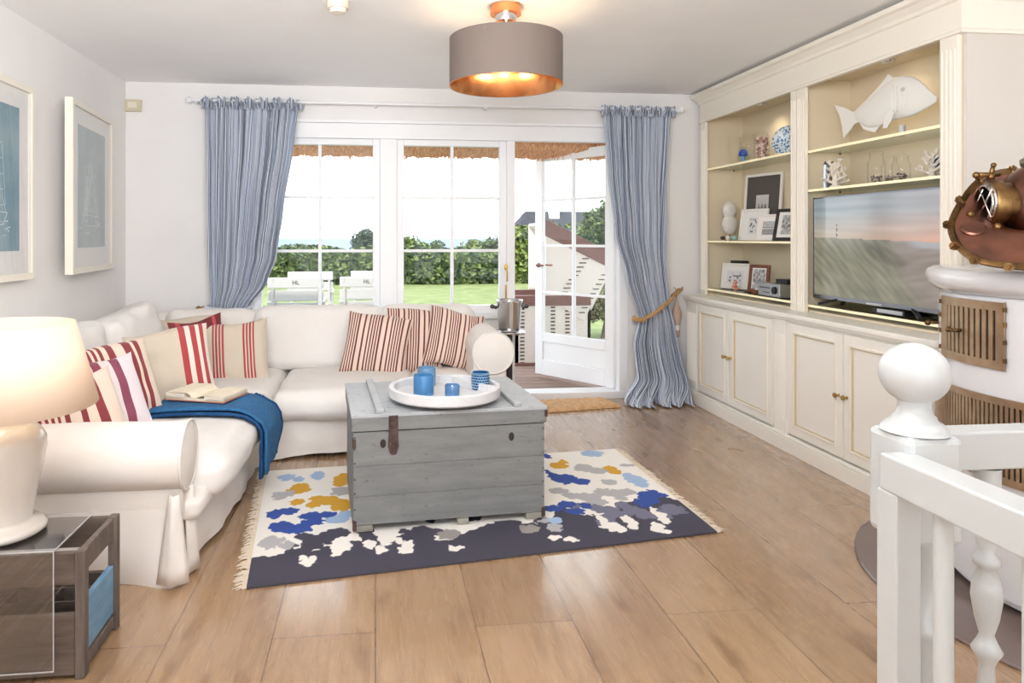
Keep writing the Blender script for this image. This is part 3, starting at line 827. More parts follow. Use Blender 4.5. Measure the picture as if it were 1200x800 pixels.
# rolled arms
def arm_x(name, x0, x1, y, z, r):        # roll running along x
    g = G()
    path = []; n_ = 24
    def fn(u, v):
        a = 2*PI*u; x = x0+(x1-x0)*v
        w = 1+.03*noise.noise(Vector((x*4, math.cos(a)*2, math.sin(a)*2)))
        return (x, y+r*w*math.cos(a), z+r*w*math.sin(a))
    g.grid(fn, 36, 24, closeu=True, flip=True)
    n0 = len(g.v)
    def cap(u, v):
        a = 2*PI*u; rr = r*(1-v); return (x1+.018*math.sin(v*PI/2), y+rr*math.cos(a), z+rr*math.sin(a))
    g.grid(cap, 36, 5, closeu=True, flip=True)
    g.box((x0, y-.06, .25), (x1-.005, y+.13, z))
    o = g.build(name, LINEN, t, smooth=True, angle=50)
    pg = G(); pg.tube([(x1, y+(r+.002)*math.cos(k*PI/18), z+(r+.002)*math.sin(k*PI/18)) for k in range(36)], .0055, 6, closed=True)
    pg.build('piping', LINEN, o, smooth='all')
    return o
arm_x('armrest', -1.8, -.715, 2.79, .455, .128)
g = G(); ya, xa, za_, r = 4.28, .725, .575, .127
def fn(u, v):
    a = 2*PI*u; y = ya+(5.22-ya)*v
    w = 1+.03*noise.noise(Vector((y*4, math.cos(a)*2, math.sin(a)*2)))
    return (xa+r*w*math.cos(a), y, za_+r*w*math.sin(a))
g.grid(fn, 36, 22, closeu=True)
g.grid(lambda u, v: (xa+r*(1-v)*math.cos(2*PI*u), ya-.018*math.sin(v*PI/2), za_+r*(1-v)*math.sin(2*PI*u)), 36, 5, closeu=True, flip=True)
g.box((xa-.12, ya+.02, .25), (xa+.08, 5.2, za_))
o = g.build('armrest', LINEN, t, smooth=True, angle=50)
G().tube([(xa+(r+.002)*math.cos(k*PI/18), ya, za_+(r+.002)*math.sin(k*PI/18)) for k in range(36)], .0055, 6, closed=True).build('piping', LINEN, o, smooth='all')
# back cushions
def backc(c, size, rot, seed, wr=.012, m=LINENW, r=.075, bulge=0):
    M = Matrix.Rotation(rot[2], 4, 'Z') @ Matrix.Rotation(rot[1], 4, 'Y') @ Matrix.Rotation(rot[0], 4, 'X')
    return G().cushion(c, size, r, bulge=bulge, n=20, wr=wr, M=M, seed=seed, side=.02).build('back_cushion', m, t, smooth='all')
backc((-.38, 4.98, .59), (.88, .22, .44), (-.18, 0, 0), 1)
backc((.36, 4.98, .59), (.66, .22, .44), (-.18, 0, 0), 4)
backc((-1.12, 5.0, .58), (.6, .22, .43), (-.16, 0, .05), 7, m=LINEN)
backc((-1.52, 3.74, .60), (.26, .60, .44), (0, -.25, .12), 9, wr=.02)
backc((-1.47, 4.38, .61), (.26, .62, .48), (.12, -.25, -.12), 12, wr=.02)
p = aty(549, 362, 5.08); backc((p.x-.09, 5.07, p.z-.09), (.26, .16, .24), (-.1, .35, 0), 15, wr=.012, r=.06)

# ------------------------------------------------------------------ throw pillows
REDL = srgb(128, 48, 52); REDM = srgb(168, 62, 66); CRM = srgb(222, 202, 186); BEI = srgb(202, 190, 172); CW = srgb(226, 216, 206)
DKR = srgb(106, 36, 42)
TICK = stripes_mat('red_ticking', [(0, CRM), (.05, DKR), (.115, CRM), (.19, DKR), (.245, CRM), (.31, DKR), (.365, CRM), (.43, DKR), (.485, CRM), (.55, DKR), (.63, CRM), (.82, DKR), (.9, CRM), (1, CRM)], repeat=3)
WIDE = stripes_mat('wide_maroon_stripe', [(0, CRM), (.05, REDL), (.09, CRM), (.12, REDL), (.15, CRM), (.18, REDL), (.21, CRM), (.24, REDL), (.27, CRM), (.30, REDL), (.33, CRM), (.36, REDL), (.40, CRM), (.46, REDL), (.54, CRM), (.66, REDL), (.76, CRM), (.80, REDL), (.86, CRM), (1, CRM)])
WIDE2 = stripes_mat('wide_plum_stripe', [(0, srgb(220, 206, 204)), (.06, srgb(124, 50, 66)), (.10, srgb(220, 208, 206)), (.15, srgb(124, 50, 66)), (.2, srgb(220, 208, 206)), (.26, srgb(124, 50, 66)), (.34, srgb(216, 204, 204)), (.44, srgb(124, 50, 66)), (.54, srgb(216, 204, 204)), (.66, srgb(128, 62, 82)), (.76, srgb(222, 212, 216)), (1, srgb(222, 212, 216))])
WIDE3 = stripes_mat('warm_maroon_stripe', [(0, CRM), (.04, REDL), (.07, CRM), (.10, REDL), (.13, CRM), (.16, REDL), (.19, CRM), (.22, REDL), (.25, CRM), (.29, REDL), (.34, CRM), (.46, REDL), (.53, CRM), (.64, REDL), (.74, CRM), (1, CRM)])
THREE = stripes_mat('linen_three_stripes', [(0, BEI), (.63, REDM), (.71, CW), (.77, REDM), (.84, CW), (.89, REDM), (.94, CW), (1, BEI)])
FOUR = stripes_mat('linen_four_stripes', [(0, BEI), (.24, REDM), (.265, BEI), (.285, REDM), (.31, BEI), (.33, REDM), (.355, BEI), (.375, REDM), (.4, BEI), (.66, REDM), (.685, BEI), (.705, REDM), (.73, BEI), (.75, REDM), (.775, BEI), (.795, REDM), (.82, BEI), (1, BEI)])
BEIG = pbr('plain_linen', BEI, .9, bump=.2, bscale=300)
MARO = pbr('maroon_cloth', srgb(112, 40, 44), .9, bump=.2, bscale=300)
def pillow(label, c, w, h, th, yaw, lean, roll, mat, seed=0, group=None, back=None):
    """local: x width, z height, -y faces the room before yaw"""
    rot = (Matrix.Rotation(yaw, 4, 'Z') @ Matrix.Rotation(-lean, 4, 'X') @ Matrix.Rotation(roll, 4, 'Y')).to_euler()
    o = thing('throw_pillow', label, 'pillow', c, tuple(rot), group)
    def side(sg):
        def fn(u, v):
            a = 2*u-1; b = 2*v-1
            e = (1-abs(a)**2.6)*(1-abs(b)**2.6); k = max(e, 0)**.42
            pinch = 1-.07*(1-b*b)*abs(a)**3; pinch2 = 1-.07*(1-a*a)*abs(b)**3
            wv = noise.noise(Vector((a*2.2+seed, b*2.2, seed*1.7)))*.014*k
            return (a*w/2*pinch, sg*(th/2*k+.001)+wv, b*h/2*pinch2+.01*math.sin(a*3+seed)*(1-k))
        return fn
    g = G(); g.grid(side(-1), 26, 26, uv=True, flip=False); g.build('cover_front', mat, o, smooth='all', world=False)
    g = G(); g.grid(side(1), 22, 22, uv=True, flip=True); g.build('cover_back', back or mat, o, smooth='all', world=False)
    return o
GT = 'red striped pillows at the right end of the sofa'
q = aty(441, 404, 4.70); pillow('red and cream ticking pillow, leftmost of the three at the sofa end', (q.x, 4.70, q.z), .44, .42, .15, -.05, .28, .16, TICK, 1)
q = aty(487, 400, 4.80); pillow('red and cream ticking pillow standing upright between the other two', (q.x, 4.80, q.z), .42, .46, .14, .05, .2, .06, TICK, 2)
q = aty(532, 397, 4.74); pillow('red and cream ticking pillow next to the right sofa arm', (q.x, 4.74, q.z), .39, .40, .15, .12, .28, .22, TICK, 3)
q = aty(273, 414, 4.62); pillow('beige linen pillow with two bands of four thin red stripes', (q.x, 4.62, q.z), .45, .42, .15, .05, .3, -.08, FOUR, 4)
q = aty(241, 412, 4.55); pillow('dark red pillow edge between the two beige striped pillows', (q.x-.05, 4.60, q.z+.015), .34, .38, .06, .55, .12, -.12, stripes_mat('maroon_stripes', [(0, srgb(112, 40, 44)), (.12, srgb(176, 70, 74)), (.2, srgb(112, 40, 44)), (.8, srgb(180, 76, 80)), (.86, srgb(112, 40, 44)), (1, srgb(112, 40, 44))]), 5)
q = aty(207, 400, 4.75); pillow('plain beige linen pillow mostly hidden behind the three-stripe pillow', (q.x, 4.78, q.z-.02), .46, .36, .12, .2, .2, 0, BEIG, 6)
q = aty(200, 429, 3.98); pillow('beige linen pillow with three broad red stripes at one side', (q.x, 3.98, q.z), .44, .42, .15, .35, .28, -.12, THREE, 7)
q = aty(155, 449, 3.42); pillow('maroon and cream striped pillow in front of the beige three-stripe one', (q.x-.11, 3.5, q.z-.03), .41, .42, .15, .75, .34, -.12, WIDE, 8)
q = aty(147, 461, 3.22); pillow('plum and white striped pillow between two maroon striped ones', (q.x-.12, 3.27, q.z-.045), .39, .39, .15, .75, .42, -.12, WIDE2, 9)
q = aty(118, 474, 3.05); pillow('maroon and cream striped pillow beside the lamp and near arm', (q.x-.09, 3.06, q.z-.06), .37, .38, .15, .72, .5, -.14, WIDE3, 10)
pillow('plain beige pillow half hidden behind the table lamp', (-1.52, 3.12, .6), .4, .36, .14, 1.1, .3, 0, BEIG, 11)

# ------------------------------------------------------------------ blue throw and book
BLUE = pbr('blue_knit', srgb(48, 104, 150), .95, col2=srgb(38, 90, 136), scale=50, bump=.5, bscale=220)
BLUED = pbr('blue_knit_dark', srgb(24, 74, 122), .95, col2=srgb(18, 62, 106), scale=50, bump=.6, bscale=160)
t = thing('knitted_throw', 'blue knitted throw with a bobble edge folded over the sofa seat', 'blanket', (-.7, 3.6, .5))
path = [(-1.08, .432), (-.97, .436), (-.83, .438), (-.70, .434), (-.62, .418), (-.565, .385), (-.545, .34), (-.545, .29), (-.55, .23), (-.56, .16), (-.565, .10)]
def layer(off, y0, y1, cut, shift):
    def fn(u, v):
        s_ = u*(len(path)-1)*cut; i = min(int(s_), len(path)-2); f = s_-i
        x = path[i][0]*(1-f)+path[i+1][0]*f; z = path[i][1]*(1-f)+path[i+1][1]*f
        k = max(0, min(1, (x+.66)/.1)); yy = y0+(y1-y0)*v+.05*(s_/10)
        if x < -.6: yy += shift*(-.6-x)
        wv = .008*math.sin(v*9+s_*.7)+.006*noise.noise(Vector((s_*.6, v*5, off*40)))
        return (x+off*min(1, max(0, (x+.72)/.15))+wv*min(1, max(0, (x+.66)/.1)), yy, z+off*(1-min(1, max(0, (x+.66)/.1)))+wv*.5)
    return fn
g = G(); g.grid(layer(.0, 3.45, 3.80, .99, .05), 50, 22); g.build('lower_fold', BLUED, t, smooth='all', solid=.014)
g = G(); g.grid(layer(.022, 3.46, 3.83, .96, .05), 50, 22); g.build('upper_fold', BLUE, t, smooth='all', solid=.014)
g = G(); f0 = layer(.024, 3.46, 3.83, .96, .05)
for k in range(34):
    a = Vector(f0(.38+.62*k/33, 1)); g.ball(a+Vector((0, .012, 0)), .013, 8, 6)
g.build('bobble_edge', BLUED, t, smooth='all')
# open book
PAPER = pbr('book_pages', srgb(236, 226, 206), .8, col2=srgb(228, 216, 194), scale=30)
bc = atz(243, 463, .475)
t = thing('open_book', 'open paperback lying face up on the blue throw', 'book', (bc.x, bc.y, .473), (0, 0, -.35))
for sgn, th in ((-1, .035), (1, .022)):
    def fn(u, v, sgn=sgn, th=th): 
        x = sgn*(.002+.16*u); return (x, -.115+.23*v, .004+th*(math.sin(min(1, u*3)*PI/2))*(1-.15*u))
    g = G(); g.grid(fn, 14, 4, flip=sgn < 0); n = len(g.v)
    e = .162*sgn
    g.box((min(0, e), -.115, .0), (max(0, e), .115, .004+th*.3)); g.box((e*.35 if sgn > 0 else e, -.115, 0), (e if sgn > 0 else e*.35, .115, .004+th*.82))
    g.build('pages', PAPER, t, world=False, smooth=True)
G().box((-.167, -.119, -.004), (.167, .119, 0)).build('cover', pbr('book_cover', srgb(176, 112, 92), .6), t, world=False)

# ------------------------------------------------------------------ rug
def P2(px, py): q = atz(px, py, 0); return (q.x, q.y)
rug = [P2(283, 692), P2(838, 624), P2(722, 527), P2(304, 556)]
rug = [(-.47, 2.63), (1.48, 2.905), (1.44, 4.11), (-.59, 3.93)]
BL = []   # (px, py, rx, ry, colour)
MU = srgb(206, 156, 46); RO = srgb(44, 74, 150); LB = srgb(160, 184, 214); GY = srgb(176, 174, 176); TP = srgb(150, 144, 140); SL = srgb(64, 62, 76); CRW = srgb(242, 238, 231); SL2 = srgb(112, 112, 132)
def bl(col, *pts):
    for p in pts: BL.append((p, col))
bl(LB, (336, 561, 10, 4), (372, 559, 9, 5), (350, 563, 6, 3), (395, 611, 14, 5), (405, 605, 10, 5))
bl(MU, (352, 574, 13, 6), (343, 577, 8, 4), (402, 563, 12, 7), (398, 568, 8, 4), (347, 590, 9, 4), (368, 593, 10, 4), (385, 588, 12, 6), (400, 594, 14, 7), (373, 586, 10, 3))
bl(GY, (328, 583, 10, 5), (340, 580, 6, 4), (400, 577, 12, 5), (316, 638, 12, 8), (335, 641, 10, 5), (328, 634, 8, 3))
bl(RO, (322, 604, 10, 6), (338, 601, 14, 4), (366, 607, 14, 5), (382, 605, 12, 4), (330, 619, 14, 7), (348, 623, 18, 5), (357, 618, 10, 6), (372, 613, 12, 3))
bl(SL, (365, 640, 13, 7), (378, 634, 16, 6), (392, 627, 18, 6), (355, 652, 10, 8), (382, 650, 12, 8), (398, 660, 18, 10), (372, 662, 14, 5), (413, 640, 10, 5))
bl(CRW, (360, 661, 8, 5), (355, 655, 5, 3), (366, 657, 5, 4), (395, 646, 8, 8), (405, 641, 8, 4), (434, 640, 8, 6), (447, 646, 7, 4), (474, 647, 9, 4), (478, 640, 6, 5), (468, 636, 5, 4), (532, 645, 8, 4), (540, 643, 6, 3), (520, 632, 12, 4))
# right half
bl(LB, (694, 533, 14, 4), (745, 564, 12, 6), (738, 560, 8, 4), (752, 569, 8, 4), (650, 612, 9, 4), (655, 562, 6, 3))
bl(MU, (655, 547, 12, 4), (660, 543, 6, 3), (716, 552, 9, 5), (722, 555, 6, 3))
bl(RO, (641, 536, 5, 3), (662, 563, 16, 6), (680, 566, 12, 4), (650, 560, 8, 4), (648, 598, 12, 4), (665, 593, 12, 4), (674, 601, 12, 4), (688, 595, 8, 4), (760, 585, 12, 8), (755, 592, 10, 6), (764, 580, 8, 5), (775, 582, 8, 3), (643, 556, 4, 4))
bl(GY, (685, 550, 12, 5), (700, 553, 12, 4), (655, 577, 12, 4), (672, 583, 12, 4), (690, 584, 16, 5), (706, 578, 10, 5), (714, 567, 10, 4), (722, 580, 14, 5), (736, 578, 10, 4), (700, 590, 12, 4), (735, 547, 10, 2), (650, 620, 10, 5), (728, 586, 8, 3), (638, 612, 6, 3))
bl(SL2, (702, 598, 10, 5), (716, 600, 10, 6), (712, 612, 12, 8), (730, 594, 10, 5), (720, 605, 12, 4), (742, 600, 14, 5), (758, 606, 14, 6), (735, 603, 8, 3), (790, 600, 14, 9), (778, 604, 14, 7))
bl(SL, (655, 640, 22, 9), (672, 624, 12, 7), (690, 612, 14, 8), (700, 625, 16, 9), (680, 638, 20, 10), (770, 615, 22, 6), (810, 615, 20, 12), (742, 635, 30, 10))
bl(CRW, (720, 620, 13, 6), (705, 611, 6, 6), (737, 612, 8, 6), (742, 619, 6, 4), (707, 617, 8, 6), (774, 606, 8, 6), (780, 612, 8, 4), (768, 601, 6, 5), (772, 619, 9, 4), (768, 623, 6, 3), (778, 625, 7, 3), (767, 616, 4, 3), (650, 632, 8, 3), (668, 634, 8, 3))
bl(TP, (526, 628, 14, 6), (620, 622, 12, 5))
BLW = []
for (px, py, rx, ry), col in BL:
    a = P2(px, py); b = P2(px+rx, py); c_ = P2(px, py+ry)
    BLW.append((a[0], a[1], abs(b[0]-a[0]), abs(c_[1]-a[1]), col))
def lerp2(a, b, t_): return (a[0]+(b[0]-a[0])*t_, a[1]+(b[1]-a[1])*t_)
NU, NV = 400, 250
g = G(); cols = []
BORD = [(0, .26), (.05, .25), (.09, .33), (.13, .25), (.18, .20), (.23, .33), (.3, .30), (.36, .36), (.42, .26), (.5, .33), (.58, .30), (.66, .36), (.72, .42), (.78, .30), (.84, .38), (.9, .46), (1, .44)]
for j in range(NV+1):
    for i in range(NU+1):
        u = i/NU; v = j/NV
        a = lerp2(rug[0], rug[1], u); b = lerp2(rug[3], rug[2], u); p = lerp2(a, b, v)
        g.v.append(Vector((p[0], p[1], .009)))
        jx = .016*noise.noise(Vector((p[0]*38, p[1]*38, 0)))+.012*noise.noise(Vector((p[0]*16, p[1]*16, 3)))
        jy = .016*noise.noise(Vector((p[0]*38, p[1]*38, 7)))+.012*noise.noise(Vector((p[0]*16, p[1]*16, 11)))
        x, y = p[0]+jx, p[1]+jy
        bd = interp(BORD, u)
        edge = bd+.12*noise.noise(Vector((x*9, y*4, 5)))+.05*noise.noise(Vector((x*22, y*22, 1)))
        c_ = CRW
        if v < edge*.78: c_ = SL
        for bx, by, rx, ry, cc in BLW:
            if abs(x-bx) < rx and ((x-bx)/rx)**2+((y-by)/ry)**2 < 1: c_ = cc
        if c_ is CRW and v > .12 and noise.noise(Vector((x*9+5, y*9, 2))) > .34 and v < .42: c_ = SL2 if u > .7 else SL
        cols.append(c_)
for j in range(NV):
    for i in range(NU):
        k = j*(NU+1)+i; g.face((k, k+1, k+NU+2, k+NU+1))
rt = thing('rug', 'flat woven cream rug with slate border and blue, mustard and grey blobs', 'rug', (.5, 3.4, 0))
g.build('woven_field', vcol_mat('rug_weave', .95, .5, 260), rt, cols=cols)
g = G()
g.prism([Vector((a, b, 0)) for a, b in rug], lambda p: (p[0], p[1], .001), lambda p: (p[0], p[1], .008))
g.build('backing', pbr('rug_backing', srgb(70, 66, 72), .95), rt)
FR = pbr('fringe_cotton', srgb(222, 208, 188), .95)
for (A_, B_, sg) in ((rug[0], rug[3], -1), (rug[1], rug[2], 1)):
    g = G()
    for k in range(150):
        f = k/149; p = lerp2(A_, B_, f); d = Vector((sg*random.uniform(.035, .055), random.uniform(-.03, .018), 0))
        a = Vector((p[0], p[1], .006)); g.tube([a, a+d*.5+Vector((0, random.uniform(-.004, .004), .004)), a+d+Vector((0, 0, -.003))], [.0028, .0024, .0015], 5)
        if k % 2 == 0: g.ball(a+d*.3, .005, 6, 4)
    g.build('fringe', FR, rt)
# door mat
COIR = pbr('coir_mat', srgb(216, 178, 134), .98, col2=srgb(192, 150, 106), scale=30, bump=1, bscale=120)
m0 = [P2(641, 481), P2(727, 476), P2(706, 462), P2(628, 466)]
m0 = [(1.26, 5.03), (1.85, 5.13), (1.80, 5.40), (1.22, 5.36)]
mt = thing('door_mat', 'shaggy tan coir doormat inside the open door', 'doormat', (1.53, 5.2, 0))
g = G()
def matf(u, v):
    a = lerp2(m0[0], m0[1], u); b = lerp2(m0[3], m0[2], u); p = lerp2(a, b, v)
    e = min(u, 1-u, v*.5, (1-v)*.5)*14; h = .028*min(1, max(0, e))**.4
    k = noise.noise(Vector((p[0]*30, p[1]*30, 0)))
    r_ = Vector((noise.noise(Vector((p[0]*18, p[1]*18, 4))), noise.noise(Vector((p[0]*18, p[1]*18, 9))), 0))*.012
    return (p[0]+r_.x, p[1]+r_.y, .003+h+.008*k*min(1, e))
g.grid(matf, 60, 34); g.build('pile', COIR, mt, smooth='all')

# ------------------------------------------------------------------ wooden trunk
def wood_paint(name, c1, c2, chip, sc=1.0):
    M = NM(name); v = M.coords((1.2, 1.2, 9)); n = M.noise(v, 3*sc, 6, .6)
    r = M.ramp(n.outputs['Fac'], [(.3, c1), (.7, c2)])
    n2 = M.noise(M.coords((1, 1, 2.2)), 26, 6, .7)
    r2 = M.ramp(n2.outputs['Fac'], [(.58, (0, 0, 0, 1)), (.70, (.8, .8, .8, 1))])
    c = M.mix(r2.outputs['Color'], r.outputs['Color'], chip)
    M.l.new(c, M.b.inputs['Base Color']); M.b.inputs['Roughness'].default_value = .55
    M.bump(n2.outputs['Fac'], .25, .003); return M.m
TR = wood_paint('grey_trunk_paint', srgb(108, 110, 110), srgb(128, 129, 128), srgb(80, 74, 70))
TRT = wood_paint('grey_paint_lit_lid', srgb(158, 162, 165), srgb(176, 180, 184), srgb(120, 114, 108))  # window light on the lid top is put into this lighter grey
ta = math.atan2(3.121-3.051, .86)
tr = thing('wooden_trunk', 'grey painted plank trunk used as a coffee table on the rug', 'trunk', (-.095, 3.051, .012), (0, 0, ta))
TW, TD, TH = .862, .66, .435
g = G(); 
hs = [.03, .155, .285, TH]
for k in range(3): g.box((0, 0, hs[k]+.0015), (TW, .02, hs[k+1]-.0015)); g.box((0, TD-.02, hs[k]+.0015), (TW, TD, hs[k+1]-.0015))
for k in range(3): g.box((0, .02, hs[k]+.0015), (.02, TD-.02, hs[k+1]-.0015)); g.box((TW-.02, .02, hs[k]+.0015), (TW, TD-.02, hs[k+1]-.0015))
g.box((.02, .02, .03), (TW-.02, TD-.02, .045)); g.box((.003, .003, .032), (TW-.003, .018, TH-.004))
g.build('chest_body', TR, tr, world=False, bevel=.002)
g = G(); e = .008
g.box((-e, -e, TH+.003), (TW+e, .012, TH+.062)); g.box((-e, TD-.012, TH+.003), (TW+e, TD+e, TH+.062)); g.box((-e, .012, TH+.003), (.014, TD-.012, TH+.062)); g.box((TW-.014, .012, TH+.003), (TW+e, TD-.012, TH+.062))
g.build('lid_rim', TR, tr, world=False, bevel=.003)
g = G(); n_ = 5
for k in range(n_): g.box((-e-.002, -e-.002+k*(TD+2*e)/n_+.001, TH+.062), (TW+e+.002, -e+(k+1)*(TD+2*e)/n_-.001, TH+.078))
lidz = TH+.078
g.build('lid_top', TRT, tr, world=False, bevel=.002)
for x in (.115, TW-.125):
    G().box((x-.018, -.004, lidz), (x+.018, TD-.02, lidz+.022)).build('lid_batten', TRT, tr, world=False, bevel=.005)
for x, w_ in ((.0, .085), (TW/2+.03, .05), (TW-.085, .085)):
    G().box((x, .002, 0), (x+w_, TD-.002, .029)).build('foot', wood_paint('trunk_foot', srgb(120, 118, 108), srgb(150, 146, 136), srgb(90, 84, 76)), tr, world=False, bevel=.004)
g = G(); g.box((.152, -.014, TH-.02), (.193, -.009, TH+.068)); 
g.prism([(.152, TH-.02), (.193, TH-.02), (.196, TH-.07), (.186, TH-.098), (.1725, TH-.105), (.159, TH-.098), (.15, TH-.07)], lambda p: (p[0], -.009, p[1]), lambda p: (p[0], -.002, p[1]))
hasp = g.build('hasp', RUST, tr, world=False, bevel=.001)
g = G(); g.lathe([(0, 0), (.009, 0), (.009, .006), (.004, .01), (0, .01)], (.1725, -.009, TH-.065), 12, Matrix.Rotation(PI/2, 4, 'X')); g.box((.169, -.02, TH-.085), (.176, -.011, TH-.05)); g.build('staple', RUST, hasp, world=False)
for x, z in ((.128, TH-.055), (TW-.155, TH-.055)):
    G().lathe([(0, .003), (.008, .003), (.013, .0), (.013, -.001)], (x, 0, z), 14, Matrix.Rotation(PI/2, 4, 'X'), sy=1.5).build('keyhole', pbr('hole_dark', srgb(48, 42, 38), .8), tr, world=False)
g = G()
for z in (.05, .1, .17, .23, .3, .36, .41):
    for x in (.006, TW-.006): g.ball((x, 0, z), .004, 8, 5)
    for y in (.05, .6): g.ball((TW, y, z), .004, 8, 5)
g.box((-.004, -.002, TH-.07), (.012, .03, TH-.03)); g.box((TW-.014, -.004, .01), (TW+.003, .02, .05)); g.box((-.003, -.004, .01), (.014, .02, .05))
g.box((TW-.002, -.0115, TH+.03), (TW+.0115, -.0085, TH+.06)); g.build('nails_and_corner_irons', RUST, tr, world=False)
# tray
Mt = W[tr.name]
trz = .012+lidz
tb = Mt @ Vector((.435, .34, 0)); tc_ = Vector((tb.x, tb.y, trz+.022))
p = atz(521, 461, trz+.03)
tc_ = Vector((p.x, p.y, trz+.022))
t = thing('round_tray', 'round pale stone tray with an inner divider on the trunk', 'tray', tc_)
RT = .262
G().lathe([(0, 0), (RT-.008, 0), (RT, .008), (RT, .046), (RT-.004, .05), (RT-.02, .05), (RT-.024, .046), (RT-.026, .014), (0, .012)], tc_, 72).build('tray_dish', STONE, t, smooth=True)
dp = [(.0, .235), (.06, .19), (.14, .05), (.2, -.03), (.235, -.06)]
g = G()
for i in range(len(dp)-1):
    a = tc_+Vector((dp[i][0], dp[i][1], .032)); b = tc_+Vector((dp[i+1][0], dp[i+1][1], .032)); g.bar(a, b, .016, .036)
g.build('divider', STONE, t, smooth=True)
# candle glasses
def blueglass(name, col, rough=.25):
    M = NM(name); M.b.inputs['Base Color'].default_value = col; M.b.inputs['Roughness'].default_value = rough
    M.b.inputs['Transmission Weight'].default_value = .55; M.b.inputs['IOR'].default_value = 1.3; M.b.inputs['Coat Weight'].default_value = .4
    return M.m
BG1 = blueglass('frosted_blue_glass', srgb(96, 166, 224)); BG2 = blueglass('small_blue_glass', srgb(110, 160, 216)); BG3 = blueglass('pale_blue_glass', srgb(130, 180, 220), .15)
WAX = pbr('candle_wax', srgb(240, 236, 228), .5)
FL = pbr('candle_flame', srgb(255, 220, 180), .5, emit=(1, .6, .38, 1), es=4)
def candle(label, px, py, r, h, m, ribs=False, lit=True):
    z0 = trz+.022+.0135; q = atz(px, py, z0); q = Vector((q.x, q.y, z0))
    t = thing('candle_glass', label, 'candle holder', q)
    prof = [(0, .001), (r*.97, .001), (r, .006), (r, h-.003), (r-.0015, h), (r-.004, h-.002), (r-.0045, .012), (0, .009)]
    if ribs:
        n_ = 14; prof = [(0, .001), (r*.85, .001)]
        for k in range(n_+1):
            z = .004+(h-.006)*k/n_; prof.append((r*(1+.05*math.sin(k*PI))*(.93+.07*math.sin(min(1, z/h*1.6)*PI/2)), z))
        prof += [(r-.004, h-.002), (r-.006, .012), (0, .01)]
    b = G().lathe(prof, q, 40).build('glass_cup', m, t, smooth=True)
    if ribs:
        g = G()
        for row in range(6):
            for k in range(22):
                a = 2*PI*(k+.5*(row % 2))/22; z = q.z+.01+row*(h-.018)/5.3
                a2 = a+PI/22; c1 = Vector((q.x+r*.99*math.cos(a), q.y+r*.99*math.sin(a), z)); c2 = Vector((q.x+r*.99*math.cos(a2), q.y+r*.99*math.sin(a2), z+.007)); a3 = a+2*PI/22
                c3 = Vector((q.x+r*.99*math.cos(a3), q.y+r*.99*math.sin(a3), z)); g.tube([c1, c2, c3], .0013, 5)
        g.build('zigzag_relief', pbr('pale_relief', srgb(196, 226, 240), .3), b, smooth='all')
    G().lathe([(0, 0), (r*.5, 0), (r*.5, .016), (0, .016)], q+Vector((0, 0, .012)), 20).build('tealight', WAX, t, smooth=True)
    if lit: G().lathe([(0, 0), (.004, .004), (.0045, .009), (0, .019)], q+Vector((0, 0, .029)), 10).build('flame', FL, t, smooth='all')
    return t
candle('tall frosted blue candle glass on the left of the tray', 496.5, 462, .048, .092, BG1)
candle('pale blue candle glass half hidden behind the tall one', 500, 451, .045, .088, BG3, lit=False)
candle('small blue candle glass in the middle of the tray', 530, 463.5, .034, .052, BG2)
candle('dark blue candle glass with a pale zigzag relief on the right of the tray', 563, 456, .045, .085, blueglass('navy_glass', srgb(40, 110, 168)), ribs=True, lit=False)

# ------------------------------------------------------------------ lamp table: old bottle crate under a clear cover
def oldwood(name, c1, c2, stretch):
    M = NM(name); n = M.noise(M.coords(stretch), 3, 8, .7); r = M.ramp(n.outputs['Fac'], [(.3, c1), (.7, c2)])
    M.l.new(r.outputs['Color'], M.b.inputs['Base Color']); M.b.inputs['Roughness'].default_value = .8; M.bump(n.outputs['Fac'], .5, .004); return M.m
OW = oldwood('weathered_wood_long', srgb(70, 58, 50), srgb(106, 92, 82), (1.5, 14, 14))
OWV = oldwood('weathered_wood_upright', srgb(78, 68, 62), srgb(118, 106, 98), (14, 14, 1.5))
OWB = oldwood('chipped_blue_board', srgb(92, 132, 164), srgb(120, 156, 184), (8, 3, 8))
t = thing('bottle_crate', 'weathered wooden bottle crate with a blue end board under the lamp', 'crate', (-1.25, 2.285, 0))
x1, x0, y0, y1, zc = -.85, -1.66, 2.15, 2.43, .37
g = G()
for yy in (y0, y1-.02):
    G().box((x0, yy, .275), (x1-.022, yy+.02, zc)).build('side_board', OW, t, bevel=.003)
    G().box((x0, yy, .012), (x1-.022, yy+.02, .19)).build('side_board', OW, t, bevel=.003)
for xx, nm in ((x1, 1), (x0+.022, 0)):
    for yy in (y0-.002, y1-.028): G().box((xx-.022, yy, 0 if yy < y1-.1 else .0), (xx+.006, yy+.032, zc+.004)).build('corner_post', OWV, t, bevel=.003)
    G().box((xx-.022, y0+.03, .30), (xx-.004, y1-.028, zc)).build('end_rail', OWV, t, bevel=.003)
    G().box((xx-.022, y0+.03, .06), (xx-.004, y1-.028, .215)).build('end_board', OWB if nm else OW, t, bevel=.003)
    G().box((xx-.022, y0+.03, .012), (xx-.002, y1-.028, .05)).build('end_rail', OWV, t, bevel=.003)
for k in range(1, 6): x = x0+k*(x1-x0)/6; G().box((x-.005, y0+.02, .02), (x+.005, y1-.02, .185)).build('divider', OW, t)
for yy in (y0+.095, y0+.185): G().box((x0+.01, yy-.004, .02), (x1-.025, yy+.004, .183)).build('divider', OW, t)
G().box((x0+.01, y0+.02, .005), (x1-.025, y1-.02, .018)).build('bottom_board', OW, t)
t = thing('acrylic_cover', 'bent clear acrylic sheet laid over the old crate', 'cover', (-1.3, 2.2, .38))
ax1 = -.925
